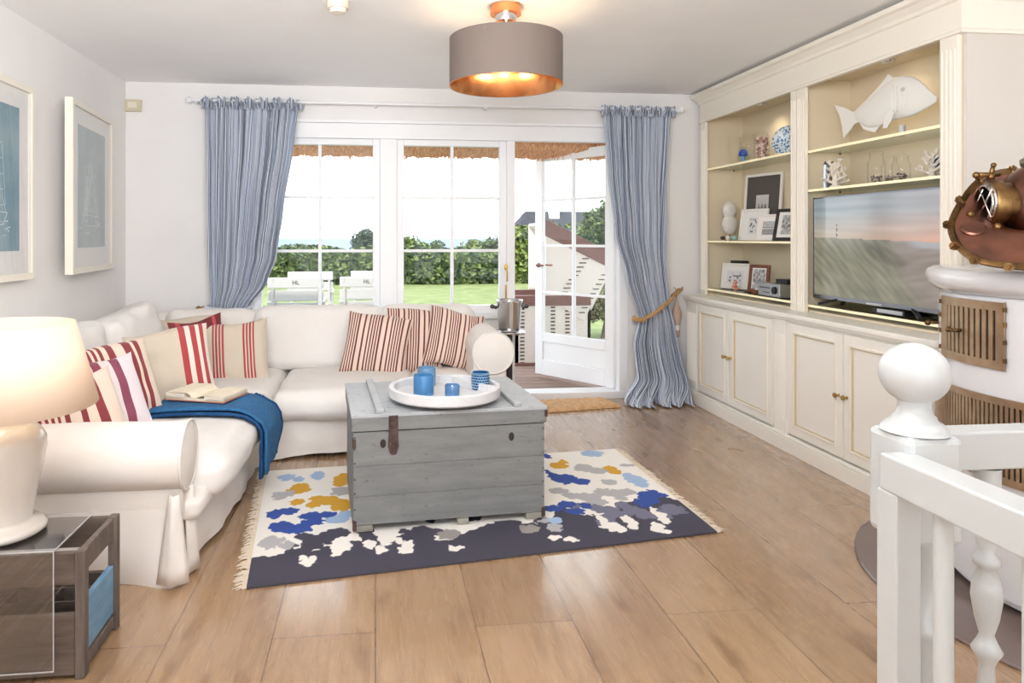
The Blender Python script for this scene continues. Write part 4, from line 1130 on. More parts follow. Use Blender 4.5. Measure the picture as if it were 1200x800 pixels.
g = G(); g.box((x0-.1, y0-.014, .376), (ax1, y1+.0, .382)); g.box((x0-.1, y0-.014, .035), (ax1, y0-.008, .376))
g.build('clear_sheet', ACRYL, t)
g = G(); ED = pbr('acrylic_edge', srgb(196, 194, 196), .3)
g.bar((ax1, y0-.014, .382), (ax1, y1, .382), .0025, .003); g.bar((ax1, y0-.0145, .035), (ax1, y0-.0145, .382), .003, .0025); g.bar((x0-.1, y0-.0145, .383), (ax1, y0-.0145, .383), .003, .003); g.bar((x0-.1, y0-.0145, .035), (ax1, y0-.0145, .035), .003, .003)
g.build('polished_edge', ED, t)
lc = Vector((-1.147, 2.289, .383))
t = thing('table_lamp', 'white ceramic jar lamp with a lit cream shade', 'lamp', lc)
G().lathe([(0, 0), (.118, 0), (.128, .008), (.128, .018), (.116, .028), (.094, .033), (.088, .045), (.1, .12), (.118, .2), (.127, .255), (.126, .285), (.112, .312), (.086, .326), (.07, .332), (.066, .345), (.03, .35), (0, .35)], lc, 64).build('jar_base', CERAM, t, smooth='all')
G().tube([lc+Vector((0, 0, .35)), lc+Vector((0, 0, .50))], .01, 10).build('stem', BRASS, t, smooth=True)
SM = NM('lamp_shade_fabric'); SM.b.inputs['Base Color'].default_value = srgb(240, 228, 212); SM.b.inputs['Roughness'].default_value = .9
tl = SM.new('ShaderNodeBsdfTranslucent'); tl.inputs['Color'].default_value = srgb(250, 224, 192); ms = SM.new('ShaderNodeMixShader'); ms.inputs[0].default_value = .35
out = SM.n['Material Output']; SM.l.new(SM.b.outputs[0], ms.inputs[1]); SM.l.new(tl.outputs[0], ms.inputs[2]); SM.l.new(ms.outputs[0], out.inputs[0])
G().lathe([(.272, .385), (.205, .64)], lc, 96).build('lamp_shade', SM.m, t, smooth='all', solid=.002)
G().lathe([(0, .475), (.02, .48), (.03, .505), (.026, .53), (.012, .55), (0, .552)], lc, 16).build('bulb', pbr('lamp_bulb_glow', srgb(255, 236, 200), .3, emit=(1, .8, .5, 1), es=8), t, smooth='all')
L = bpy.data.lights.new('table_lamp_light', 'POINT'); L.energy = 1.5; L.color = (1, .72, .42); L.shadow_soft_size = .04
lo_ = bpy.data.objects.new('table_lamp_light', L); lo_.location = lc+Vector((0, -.045, .505)); COL.objects.link(lo_)

# ------------------------------------------------------------------ champagne cooler
q = Vector((aty(597, 380, 5.05).x, 5.05, 0))
t = thing('champagne_cooler', 'polished steel champagne cooler on a dark stand beside the sofa arm', 'wine cooler', (q.x, q.y, 0))
q0 = Vector((q.x, q.y, .6))
G().lathe([(0, 0), (.074, 0), (.078, .01), (.094, .215), (.1, .228), (.096, .236), (.09, .228), (.088, .21), (.072, .014), (0, .012)], q0, 40).build('bucket', CHROME, t, smooth='all')
for s_ in (-1, 1):
    g = G(); a = q0+Vector((s_*.094, 0, .175)); g.tube([a, a+Vector((s_*.03, 0, .01))], .012, 10); g.ball(a+Vector((s_*.034, 0, .01)), .017, 12, 8); g.build('handle_knob', pbr('dark_steel', srgb(90, 86, 86), .25, 1), t, smooth='all')
G().lathe([(0, -.012), (.11, -.012), (.122, .0), (.12, .004), (.1, -.003), (0, -.003)], q0, 40).build('drip_dish', CHROME, t, smooth='all')
G().tube([q0+Vector((0, 0, -.01)), (q.x, q.y, .03)], .022, 16).build('pole', pbr('anthracite', srgb(62, 60, 62), .4, .5), t, smooth=True)
G().lathe([(0, 0), (.14, 0), (.14, .012), (.03, .03), (0, .032)], (q.x, q.y, 0), 32).build('stand_base', pbr('anthracite_base', srgb(62, 60, 62), .4, .5), t, smooth=True)

# ------------------------------------------------------------------ base cabinets and worktop
XB = 2.47
def base_unit(label, y0, y1, doors, pil):
    t = thing('base_cabinet', label, 'cabinet', (XB+.2, (y0+y1)/2, 0))
    g = G(); g.box((XB+.02, y0, .1), (2.95, y1, .79)); g.box((XB-.02, y0-.004, 0), (2.95, y1+.004, .085))
    g.build('carcass', CABW, t, bevel=.002)
    G().box((XB-.012, y0, .085), (XB+.02, y1, .1)).build('plinth_moulding', CABW, t, bevel=.006)
    for a, b, ks in doors:   # a<b in y ; ks = +1 knob on the far side, -1 near
        g = G(); s_ = .062; zt_, zb_ = .775, .115
        g.box((XB, a, zb_), (XB+.019, a+s_, zt_)); g.box((XB, b-s_, zb_), (XB+.019, b, zt_)); g.box((XB, a+s_, zt_-s_), (XB+.019, b-s_, zt_)); g.box((XB, a+s_, zb_), (XB+.019, b-s_, zb_+s_))
        g.box((XB+.010, a+s_, zb_+s_), (XB+.019, b-s_, zt_-s_))
        d = g.build('door', CABW, t, bevel=.002)
        g = G(); m_ = .014
        ya_, yb_, za2, zb2 = a+s_-.002, b-s_+.002, zt_-s_+.002, zb_+s_-.002
        g.box((XB-.008, ya_-m_, zb2-m_), (XB+.012, ya_, za2+m_)); g.box((XB-.008, yb_, zb2-m_), (XB+.012, yb_+m_, za2+m_)); g.box((XB-.008, ya_, za2), (XB+.012, yb_, za2+m_)); g.box((XB-.008, ya_, zb2-m_), (XB+.012, yb_, zb2))
        g.build('panel_moulding', CREAM, d, bevel=.004)
        g = G(); m_ = .006
        g.box((XB-.0, ya_, zb2), (XB+.0105, ya_+m_, za2)); g.box((XB, yb_-m_, zb2), (XB+.0105, yb_, za2)); g.box((XB, ya_, za2-m_), (XB+.0105, yb_, za2)); g.box((XB, ya_, zb2), (XB+.0105, yb_, zb2+m_))
        g.build('glazed_groove', GOLDLINE, d)
        ky = b-.028 if ks > 0 else a+.028
        g = G(); g.lathe([(0, 0), (.009, 0), (.006, .004), (.005, .012), (.011, .018), (.014, .024), (.012, .031), (0, .034)], (XB, ky, .445), 16, Matrix.Rotation(-PI/2, 4, 'Y'))
        g.build('knob', BRASS, d, smooth=True)
    for a, b in pil:
        g = G(); g.box((XB+.002, a, .1), (XB+.022, b, .79))
        n_ = max(2, int((b-a)/.018)); 
        for k in range(n_):
            y = a+.012+(b-a-.024)*k/(n_-1); g.tube([(XB+.002, y, .17), (XB+.002, y, .70)], .0045, 6)
        g.build('fluted_pilaster', CABW, t, smooth=True)
    return t
base_unit('white base cabinet with brass knobs under the display shelves by the curtain', 3.985, 5.36, [(4.69, 5.16, -1), (4.14, 4.675, 1)], [(5.19, 5.35), (4.0, 4.12)])
base_unit('white base cabinet with brass knobs under the television', 2.86, 3.98, [(3.475, 3.965, -1), (2.99, 3.465, 1)], [(2.87, 2.975)])
g = G(); g.box((2.445, 2.82, .805), (2.955, 5.375, .835)); g.box((2.458, 2.83, .79), (2.955, 5.37, .805))
tag(g.build('worktop', CABW, bevel=.006), 'cream worktop running along both base cabinets', 'worktop')

# ------------------------------------------------------------------ bookcase above
XK = 2.59; XBK = 2.93; ZW = .836
def bay(label, y0, y1, shelves, pil_near, pil_far, ztop=2.2):
    t = thing('bookcase', label, 'bookcase', (XK+.17, (y0+y1)/2, ZW))
    g = G(); g.box((XBK, y0, ZW), (XBK+.018, y1, 2.30)); g.box((XK+.02, y0, 2.26), (XBK, y1, 2.30))
    g.box((XK+.022, y1-.02, ZW), (XBK, y1, 2.26)); g.box((XK+.022, y0, ZW), (XBK, y0+.02, 2.26)); g.box((XK+.03, y0+.02, ZW), (XBK, y1-.02, ZW+.012))
    g.build('carcass', INNER, t)
    g = G()
    for yy, s_ in ((y1-.0205, -1), (y0+.0205, 1)):
        for xx in (XK+.06, XBK-.07):
            for zz in shelves:
                for k in range(-3, 4): g.lathe([(0, .0008), (.003, .0008)], (xx, yy, zz-.02+k*.032), 8, Matrix.Rotation(PI/2*s_, 4, 'X'))
    g.build('shelf_pin_holes', DARK, t)
    for (a, b) in (pil_near, pil_far):
        g = G(); g.box((XK, a, ZW), (XK+.022, b, 2.26))
        n_ = 4 if b-a > .07 else 3
        for k in range(n_):
            y = a+.012+(b-a-.024)*k/(n_-1); g.tube([(XK, y, ZW+.04), (XK, y, 2.14)], .0045, 8)
        g.build('fluted_pilaster', CREAM, t, smooth=True)
    for zz in shelves:
        o = G().box((XK+.035, y0+.022, zz-.006), (XBK-.004, y1-.022, zz)).build('glass_shelf', SHELFG, t)
        G().box((XK+.030, y0+.022, zz-.012), (XK+.035, y1-.022, zz+.002)).build('lit_edge', EDGEG, o)
        for yy in (y0+.024, y1-.024):
            for xx in (XK+.06, XBK-.07): G().tube([(xx, yy-.006, zz-.010), (xx, yy+.006, zz-.010)], .004, 8).build('shelf_pin', BRONZE, o)
    q = Vector((XK+.2, (y0+y1)/2+.08, 2.258))
    G().lathe([(0, -.012), (.03, -.012), (.036, 0), (0, 0)], q, 20).build('spotlight', CHROME, t, smooth=True)
    L = bpy.data.lights.new('bay_light', 'SPOT'); L.energy = 3.5; L.color = (1, .84, .62); L.spot_size = 2.6; L.spot_blend = .8; L.shadow_soft_size = .04
    lo_ = bpy.data.objects.new('bay_light', L); lo_.location = q+Vector((0, 0, -.03)); COL.objects.link(lo_)
    return t
bay('cream bookcase bay with framed photos and glass shelves', 4.075, 5.36, (1.832, 1.262, .885), (4.075, 4.135), (5.28, 5.36))
bay('cream bookcase bay holding the television and the white fish', 2.87, 4.07, (1.815, 1.578, .88), (2.87, 2.965), (3.99, 4.07))
tag(G().box((XK+.03, 2.85, ZW), (XR, 2.868, 2.27)).build('side_panel', pbr('shaded_cream_panel', srgb(212, 206, 198), .6)), 'plain cream end panel of the bookcase above the stove', 'panel')  # the end panel's shade is put into its greyer base colour
g = G()
prof = [(XK+.02, 2.2), (XK-.012, 2.2), (XK-.012, 2.214), (XK-.004, 2.222), (XK-.004, 2.345), (XK-.016, 2.352), (XK-.02, 2.37), (XK-.045, 2.395), (XK-.065, 2.402), (XK-.07, 2.425), (XK+.02, 2.425)]
def rng(y, dx): return [(x, y, z) for x, z in prof]
n = 0
pts = []
for (x, z) in prof:
    pts.append((XR-.005, 2.845-(XK-x), z))
g.v += [Vector(q) for q in pts]
g.v += [Vector((x, 2.845-(XK-x), z)) for x, z in prof]
g.v += [Vector((x, 5.36+(XK-x)*.6, z)) for x, z in prof]
g.v += [Vector((XR-.005, 5.36+(XK-x)*.6, z)) for x, z in prof]
m = len(prof)
for s_ in range(3):
    for i in range(m):
        j = (i+1) % m; g.face((s_*m+i, s_*m+j, (s_+1)*m+j, (s_+1)*m+i))
tag(g.build('cornice', CREAM, smooth=True, angle=25), 'cream crown moulding along the top of the bookcase', 'moulding')

# ------------------------------------------------------------------ television
t = thing('television', 'large flat television showing a dune and lighthouse at sunset', 'television', (2.7, 3.5, .9))
TY0, TY1, TZ0, TZ1, TX = 2.935, 4.005, .925, 1.53, 2.655
g = G(); g.box((TX+.004, TY0, TZ0), (TX+.03, TY1, TZ1)); g.box((TX+.03, TY0+.15, TZ0+.04), (TX+.07, TY1-.15, TZ1-.15)); g.build('case', BLACK, t, bevel=.003)
g = G(); b_ = .009
g.box((TX, TY0, TZ0), (TX+.01, TY1, TZ0+.022)); g.box((TX, TY0, TZ1-b_), (TX+.01, TY1, TZ1)); g.box((TX, TY0, TZ0), (TX+.01, TY0+b_, TZ1)); g.box((TX, TY1-b_, TZ0), (TX+.01, TY1, TZ1))
g.build('bezel', pbr('bezel_silver', srgb(140, 142, 152), .3, .8), t, bevel=.001)
NU, NV = 180, 100; g = G(); cols = []
for j in range(NV+1):
    for i in range(NU+1):
        u = i/NU; v = j/NV
        y = TY1-b_-(TY1-TY0-2*b_)*u; z = TZ0+.022+(TZ1-TZ0-.031)*v
        g.v.append(Vector((TX+.003, y, z)))
        hz = .60-.05*u
        if v > hz:
            f = (v-hz)/(1-hz)
            a = Vector((.62, .56, .48)).lerp(Vector((.78, .52, .42)), u**1.4); b2 = Vector((.44, .50, .52)).lerp(Vector((.52, .50, .51)), u)
            c_ = a.lerp(b2, min(1, f*1.5)); c_ *= 1+.12*noise.noise(Vector((u*2.5, f*9, 0)))
            if .19 < u < .205 and v < hz+.13+.01: c_ = Vector((.25, .18, .17)) if int((v-hz)*60) % 3 else Vector((.7, .65, .6))
        else:
            d_ = noise.noise(Vector((u*3, v*4, 5)))
            g_ = noise.noise(Vector((u*26+v*16, v*8, 2)))
            dune = Vector((.40, .39, .32))+Vector((.10, .10, .085))*(g_+.8*d_)
            sand = Vector((.46, .41, .38))+Vector((.07, .06, .06))*noise.noise(Vector((u*10-v*14, v*18, 9)))
            k = max(0, min(1, (u-.52-.3*(.55-v)+.12*d_)*7)); c_ = dune.lerp(sand, k)
            kk = max(0, min(1, (u-.66-.9*(hz-v))*9))*max(0, min(1, (v-hz+.07)*40)); c_ = c_.lerp(Vector((.56, .55, .56)), kk)
            e_ = ((u-.55)/.14)**2+((v-.44+.5*(u-.55))/.07)**2
            if e_ < 1.6: c_ = c_*(.80+.2*min(1, max(0, e_-.6)))
        cols.append(tuple(max(0, q)**1.7 for q in c_)+(1,))
for j in range(NV):
    for i in range(NU):
        k = j*(NU+1)+i; g.face((k, k+1, k+NU+2, k+NU+1))
SCR = vcol_mat('screen_picture', .12, emit=1.05)
g.build('screen', SCR, t, cols=cols)
for yy, s_ in ((3.86, 1), (3.14, -1)):
    g = G(); g.bar((TX+.03, yy-s_*.12, TZ0+.02), (TX-.04, yy+s_*.03, .895), .02, .014); g.bar((TX+.03, yy-s_*.12, TZ0+.02), (TX+.1, yy+s_*.02, .892), .02, .014); g.build('foot', BLACK, t, bevel=.002)
g = G(); g.box((TX-.002, 3.42, TZ0+.001), (TX+.001, 3.54, TZ0+.012)); g.build('badge', CHROME, t)
t = thing('set_top_box', 'flat silver and black box under the television', 'electronics', (2.74, 3.4, .885))
G().box((2.66, 3.27, .885), (2.84, 3.5, .915)).build('case', BLACK, t, bevel=.003)
G().box((2.657, 3.28, .892), (2.66, 3.46, .911)).build('front_panel', SILVER, t)

# ------------------------------------------------------------------ shelf decoration
def onx(px, X, z):    # point on a shelf of height z at depth X seen at column px
    d = ray(px, PY); return Vector((X, d.y*X/d.x, z))
Z1, Z2, Z0 = 1.833, 1.263, .886
def photo_frame(label, px, X, z, w, h, yaw, lean, fm, fw, mm, pic, inset, seed=0, border_w=.0):
    q = onx(px, X, z)
    rot = (Matrix.Rotation(-PI/2+yaw, 4, 'Z') @ Matrix.Rotation(-lean, 4, 'X')).to_euler()
    t = thing('photo_frame', label, 'picture frame', q+Vector((0, 0, .004)), tuple(rot))
    g = G(); g.box((-w/2, -.008, 0), (-w/2+fw, .008, h)); g.box((w/2-fw, -.008, 0), (w/2, .008, h)); g.box((-w/2+fw, -.008, 0), (w/2-fw, .008, fw)); g.box((-w/2+fw, -.008, h-fw), (w/2-fw, .008, h))
    g.build('frame', fm, t, world=False, bevel=.002)
    G().box((-w/2+fw*.9, -.001, fw*.9), (w/2-fw*.9, .006, h-fw*.9)).build('mat_board', mm, t, world=False)
    NU, NV = 30, 24; rr = random.Random(seed)
    for (a, b, c_, d_) in inset:
        g = G(); cols = []
        for j in range(NV+1):
            for i in range(NU+1):
                u = i/NU; v = j/NV; g.v.append(Vector((-w/2+w*(a+(c_-a)*u), -.0016, h*(b+(d_-b)*v)))); cols.append(pic(u, v)+(1,))
        for j in range(NV):
            for i in range(NU): k = j*(NU+1)+i; g.face((k, k+1, k+NU+2, k+NU+1))
        g.build('photo', PHM, t, world=False, cols=cols)
    return t
PHM = vcol_mat('photo_print', .35)
WFR = pbr('white_frame', srgb(234, 230, 224), .4); BFR = pbr('black_frame', srgb(40, 37, 36), .4); NFR = pbr('walnut_frame', srgb(122, 72, 52), .45, col2=srgb(98, 56, 40), scale=12, stretch=(1, 8, 8))
MB = pbr('mat_white', srgb(236, 234, 230), .7); MDK = pbr('mat_charcoal', srgb(84, 80, 76), .7)
def pic_people(u, v):
    c_ = .42+.2*v
    for k, x in enumerate((.25, .5, .76)):
        if abs(u-x) < .07 and v < .52+.04*k and v > .06: c_ = .05+.1*(k % 2)
        if abs(u-x) < .035 and .52 < v < .66: c_ = .2
    if v < .3: c_ *= .6
    return (c_, c_*.97, c_*.95)
def pic_bird(u, v):
    c_ = .7
    if noise.noise(Vector((u*5, v*5, 3))) > .12 and .15 < u < .85 and .1 < v < .9: c_ = .12
    return (c_, c_, c_*1.02)
def pic_sea(u, v):
    c_ = .45 if v > .55 else .3
    if .42 < v < .5: c_ = .75
    c_ += .15*noise.noise(Vector((u*6, v*16, 3))); return (c_, c_, c_)
def pic_crab(u, v):
    c_ = .72
    if noise.noise(Vector((u*7, v*6, 13))) > .16 and .1 < u < .9 and .15 < v < .85: c_ = .2
    return (c_, c_, c_*1.04)
def pic_port(u, v):
    c_ = .35+.4*noise.noise(Vector((u*6, v*6, 23))); c_ = max(.04, c_); return (c_, c_, c_)
photo_frame('tall white framed photo with wide charcoal mat under the top shelf', 891, 2.84, Z2, .36, .50, .25, .08, WFR, .02, MDK, pic_people, [(.32, .3, .66, .68)], 1)
photo_frame('white picture frame with a small upright photo, leaning beside the tall one', 881, 2.75, Z2, .24, .235, .35, .16, WFR, .02, MB, pic_bird, [(.32, .2, .66, .74)], 2)
photo_frame('white picture frame with a landscape sea photo on the middle shelf', 903, 2.71, Z2, .26, .185, .3, .18, WFR, .016, MB, pic_sea, [(.18, .22, .84, .74)], 3)
photo_frame('black framed photo leaning against the bay divider', 921, 2.70, Z2, .20, .22, .4, .25, BFR, .022, MB, pic_port, [(.25, .2, .75, .8)], 4)
photo_frame('white framed drawing on the lowest display shelf', 860, 2.76, Z0, .24, .20, .45, .16, WFR, .018, MB, pic_crab, [(.2, .2, .8, .72)], 5)
photo_frame('brown wooden photo frame on the lowest display shelf', 888, 2.72, Z0, .165, .205, .42, .14, NFR, .024, MB, pic_port, [(.2, .16, .8, .84)], 6)
# silver radio, black case on it
q = onx(906, 2.68, Z0)
t = thing('radio', 'silver table radio with a black dial on the lowest shelf', 'radio', q)
G().box((q.x-.04, q.y-.14, q.z+.006), (q.x+.1, q.y+.12, q.z+.095)).build('housing', SILVER, t, bevel=.006)
G().box((q.x-.035, q.y-.135, q.z), (q.x+.095, q.y+.115, q.z+.006)).build('underside', BLACK, t)
g = G(); g.lathe([(0, .014), (.024, .014), (.026, 0)], (q.x-.04, q.y-.09, q.z+.05), 20, Matrix.Rotation(-PI/2, 4, 'Y')); g.build('dial', BLACK, t, smooth=True)
g = G(); g.box((q.x-.042, q.y-.03, q.z+.06), (q.x-.04, q.y+.1, q.z+.066)); g.box((q.x-.042, q.y-.02, q.z+.03), (q.x-.04, q.y+.06, q.z+.034)); g.build('display', BLACK, t)
tag(G().box((q.x+.0, q.y-.16, q.z+.0955), (q.x+.11, q.y-.03, q.z+.125)).build('black_case', BLACK, bevel=.004), 'small black case lying on the silver radio', 'case')
q = onx(866, 2.86, Z0)
tag(G().box((q.x-.03, q.y-.08, q.z), (q.x+.04, q.y+.08, q.z+.22)).build('loudspeaker', BLACK, bevel=.004), 'black loudspeaker top showing behind the white framed drawing', 'loudspeaker')
q = onx(881, 2.65, Z0)
g = G(); 
for k in range(7): g.tube([q+Vector((random.uniform(-.02, .02), -.07+random.uniform(0, .04), .012)), q+Vector((random.uniform(-.015, .015), 0, .03)), q+Vector((random.uniform(-.02, .02), .07, .010))], [.008, .013, .006], 7)
tag(g.build('driftwood', pbr('driftwood_brown', srgb(112, 68, 52), .8), smooth='all'), 'reddish brown driftwood piece in front of the brown frame', 'driftwood')
q = onx(862, 2.66, Z0)
t = thing('shell_glass', 'small clear glass filled with red shells in front of the white drawing', 'glass', q)
G().lathe([(0, 0), (.03, 0), (.036, .03), (.036, .1), (.034, .1), (.033, .03), (0, .005)], q, 24).build('glass_cup', GLASS, t, smooth=True)
g = G()
for k in range(16): g.ball(q+Vector((random.uniform(-.018, .018), random.uniform(-.018, .018), .015+k*.004)), .011, 8, 6, (1, .7, .8))
g.build('shells', pbr('red_shell', srgb(206, 84, 66), .5, col2=srgb(228, 190, 170), scale=40), t, smooth='all')
# figure of eight shell sculpture
q = onx(855, 2.73, Z2)
t = thing('shell_sculpture', 'white figure-of-eight shell standing on the middle shelf', 'sculpture', q)
g = G()
for dz, r_, s_ in ((.125, .075, 1), (.235, .068, 1)):
    c0 = q+Vector((0, 0, dz)); g.ball(c0, r_, 28, 16, (.86, .5, 1.02))
g.build('shell_disc', pbr('shell_white', srgb(226, 222, 216), .4, col2=srgb(206, 200, 196), scale=14), t, smooth='all')
g = G(); g.lathe([(0, 0), (.035, 0), (.03, .01), (.008, .018), (.006, .06), (0, .06)], q, 16); g.build('stand', BRONZE, t, smooth=True)
for k, (px_, lab, mm) in enumerate(((847, 'dark small stone on the middle shelf beside the shell stand', pbr('stone_dark', srgb(74, 62, 56), .6)), (853, 'pale pebble in front of the shell stand', pbr('stone_pale', srgb(206, 200, 190), .6)), (860, 'greenish sea glass lump in front of the shell stand', pbr('stone_green', srgb(150, 184, 172), .3)))):
    q = onx(px_, 2.67, Z2+.022); tag(G().ball(q, .024, 14, 9, (.8, 1, .9 if k else .6)).build('pebble', mm, smooth='all'), lab, 'stone', 'pebbles on the middle shelf')
# top shelf
q = onx(871, 2.76, Z1)
t = thing('glass_egg', 'egg-shaped glass paperweight with a blue jellyfish', 'paperweight', q)
G().lathe([(0, 0), (.026, 0), (.038, .04), (.04, .07), (.034, .11), (.02, .135), (0, .142)], q, 28).build('glass_body', glass('clear_thick', (.9, .95, .97, 1)), t, smooth='all')
G().lathe([(.032, .072), (.034, .085), (.026, .11), (.012, .12), (0, .122)], q, 24).build('jellyfish_bell', pbr('cobalt', srgb(40, 76, 170), .3), t, smooth='all')
G().lathe([(0, .01), (.012, .015), (.016, .07), (0, .072)], q, 16).build('tentacles', pbr('sky_blue', srgb(120, 176, 214), .4), t, smooth='all')
q = onx(893, 2.72, Z1)
t = thing('shell_jar', 'clear jar full of pink and white shells on the top shelf', 'jar', q)
G().lathe([(0, 0), (.046, 0), (.05, .02), (.05, .15), (.04, .175), (.038, .19), (.036, .19), (.048, .15), (.048, .02), (0, .005)], q, 28).build('glass_body', GLASS, t, smooth='all')
g = G()
for k in range(60): a = random.random()*2*PI; g.ball(q+Vector((.032*math.cos(a), .032*math.sin(a), .015+.15*k/60)), random.uniform(.011, .017), 8, 6, (1, .8, .7))
g.build('shells', pbr('pink_shells', srgb(222, 196, 182), .5, col2=srgb(150, 106, 96), scale=45, lo=.45, hi=.6), t, smooth='all')
for px_, X_, h_, lab in ((861, 2.86, .26, 'tall clear glass vase left on the top shelf'), (877, 2.88, .26, 'tall clear glass vase behind the jellyfish paperweight')):
    q = onx(px_, X_, Z1); tag(G().lathe([(0, 0), (.035, 0), (.03, .01), (.05, h_*.6), (.042, h_), (.040, h_), (.048, h_*.6), (0, .012)], q, 28).build('glass_vase', GLASS, smooth='all'), lab, 'vase', 'clear vases on the top shelf')
# blue mosaic plate
q = onx(925, 2.78, Z1+.105)
M = NM('blue_mosaic'); vo = M.new('ShaderNodeTexVoronoi'); vo.inputs['Scale'].default_value = 70; M.l.new(M.coords(), vo.inputs['Vector'])
r_ = M.ramp(vo.outputs['Distance'], [(.2, srgb(52, 108, 160)), (.42, srgb(70, 130, 176)), (.5, srgb(220, 230, 234))]); M.l.new(r_.outputs['Color'], M.b.inputs['Base Color']); M.b.inputs['Roughness'].default_value = .3
t = thing('decorative_plate', 'round blue mosaic plate standing half behind the bay divider', 'plate', (q.x, q.y, Z1))
G().lathe([(0, 0), (.09, .004), (.104, .02), (.104, .026), (.088, .011), (0, .007)], q, 48, Matrix.Rotation(.75, 4, 'Z') @ Matrix.Rotation(-PI/2+.1, 4, 'Y')).build('plate_disc', M.m, t, smooth='all')
G().tube([(q.x+.03, q.y, Z1), (q.x, q.y, Z1+.06)], .004, 6).build('plate_stand', BRONZE, t)
# near bay, middle shelf
ZM = 1.579
q = onx(957, 2.74, ZM)
t = thing('silver_book', 'silver-grey bound book standing on the shelf beside the coral', 'book', q)
G().box((q.x-.06, q.y-.035, q.z), (q.x+.06, q.y+.01, q.z+.17)).build('cover', pbr('grey_cloth', srgb(196, 196, 200), .5), t, bevel=.002)
q = onx(950, 2.75, ZM)
t = thing('glass_tumbler', 'clear straight glass next to the bay divider on the shelf', 'glass', q)
G().lathe([(0, 0), (.034, 0), (.036, .16), (.034, .16), (.032, .006), (0, .006)], q, 24).build('glass_body', GLASS, t, smooth=True)
q = onx(967, 2.79, ZM)
t = thing('metal_canister', 'grey metal canister with ornate lid on the shelf', 'canister', q)
G().lathe([(0, 0), (.055, 0), (.055, .16), (.05, .165), (0, .165)], q, 32).build('body', pbr('pewter', srgb(132, 134, 138), .35, .8), t, smooth=True)
g = G()
for k in range(12): a = k*PI/6; g.ball(q+Vector((.044*math.cos(a), .044*math.sin(a), .17)), .011, 8, 6)
g.build('beaded_lid', pbr('pewter_dark', srgb(80, 82, 84), .35, .8), t, smooth='all')
CORAL = pbr('coral_white', srgb(232, 224, 212), .7, bump=.6, bscale=160)
def coral(label, px, X, z, h, w, seed):
    q = onx(px, X, z); rr = random.Random(seed); g = G()
    def br(p, d, r, L, dep):
        e = p+d*L; g.tube([p, p.lerp(e, .5)+Vector((rr.uniform(-.004, .004), rr.uniform(-.004, .004), 0)), e], [r, r*.9, r*.7], 7); g.ball(e, r*.95, 8, 6)
        if dep:
            for _ in range(3):
                nd = (d+Vector((rr.uniform(-.7, .7), rr.uniform(-.9, .9), rr.uniform(-.1, .6)))).normalized(); br(e, nd, r*.74, L*.72, dep-1)
    g.tube([q, q+Vector((0, 0, h*.45)), q+Vector((0, .005, h*.8))], [h*.12, h*.09, h*.06], 8)
    for k in range(11):
        f = k/10; an = k*2.4; d = Vector((math.cos(an)*.8, math.sin(an)*(.6+w), .25+f)).normalized()
        br(q+Vector((0, 0, h*(.12+.62*f))), d, h*.06, h*(.24-.08*f), 2)
    g.lathe([(0, 0), (h*.22, 0), (h*.16, h*.1), (0, h*.14)], q, 12)
    return tag(g.build('coral', CORAL, smooth='all'), label, 'coral')
coral('white branching coral beside the grey canister', 979, 2.69, ZM, .165, .6, 4)
coral('white coral at the right end of the shelf above the television', 1092, 2.74, ZM, .14, .4, 8)
q = onx(1100, 2.84, ZM); tag(G().lathe([(0, 0), (.03, 0), (.035, .05), (.02, .1), (.012, .12), (0, .12)], q, 20).build('blue_bottle', blueglass('cobalt_glass', srgb(40, 90, 170)), smooth='all'), 'small blue bottle behind the right-hand coral', 'bottle')
for k, (px_, X_, lab) in enumerate(((1027, 2.70, 'left clear glass jar with pebbles and shells above the television'), (1043, 2.80, 'middle clear glass jar with pebbles and shells above the television'), (1056, 2.72, 'right clear glass jar with pebbles and shells above the television'))):
    q = onx(px_, X_, ZM); h_ = (.165, .14, .13)[k]
    t = thing('glass_jar', lab, 'jar', q, group='glass jars with shells')
    G().lathe([(0, 0), (.04, 0), (.043, .01), (.043, h_*.72), (.033, h_*.8), (.033, h_), (.031, h_), (.031, h_*.8), (.041, h_*.7), (.04, .008), (0, .006)], q, 28).build('glass_body', GLASS, t, smooth='all')
    G().lathe([(.035, h_), (.036, h_+.008), (.02, h_+.014), (.008, h_+.018), (.01, h_+.03), (0, h_+.034)], q, 20).build('stopper', GLASS, t, smooth='all')
    g = G()
    for _ in range(34): a = random.random()*2*PI; r_ = random.uniform(0, .027); g.ball(q+Vector((r_*math.cos(a), r_*math.sin(a), random.uniform(.014, .045))), random.uniform(.006, .011), 7, 5, (1, .8, .7))
    g.build('shells', pbr('mixed_shells', srgb(196, 184, 170), .5, col2=srgb(84, 72, 64), scale=60, lo=.45, hi=.55), t, smooth='all')

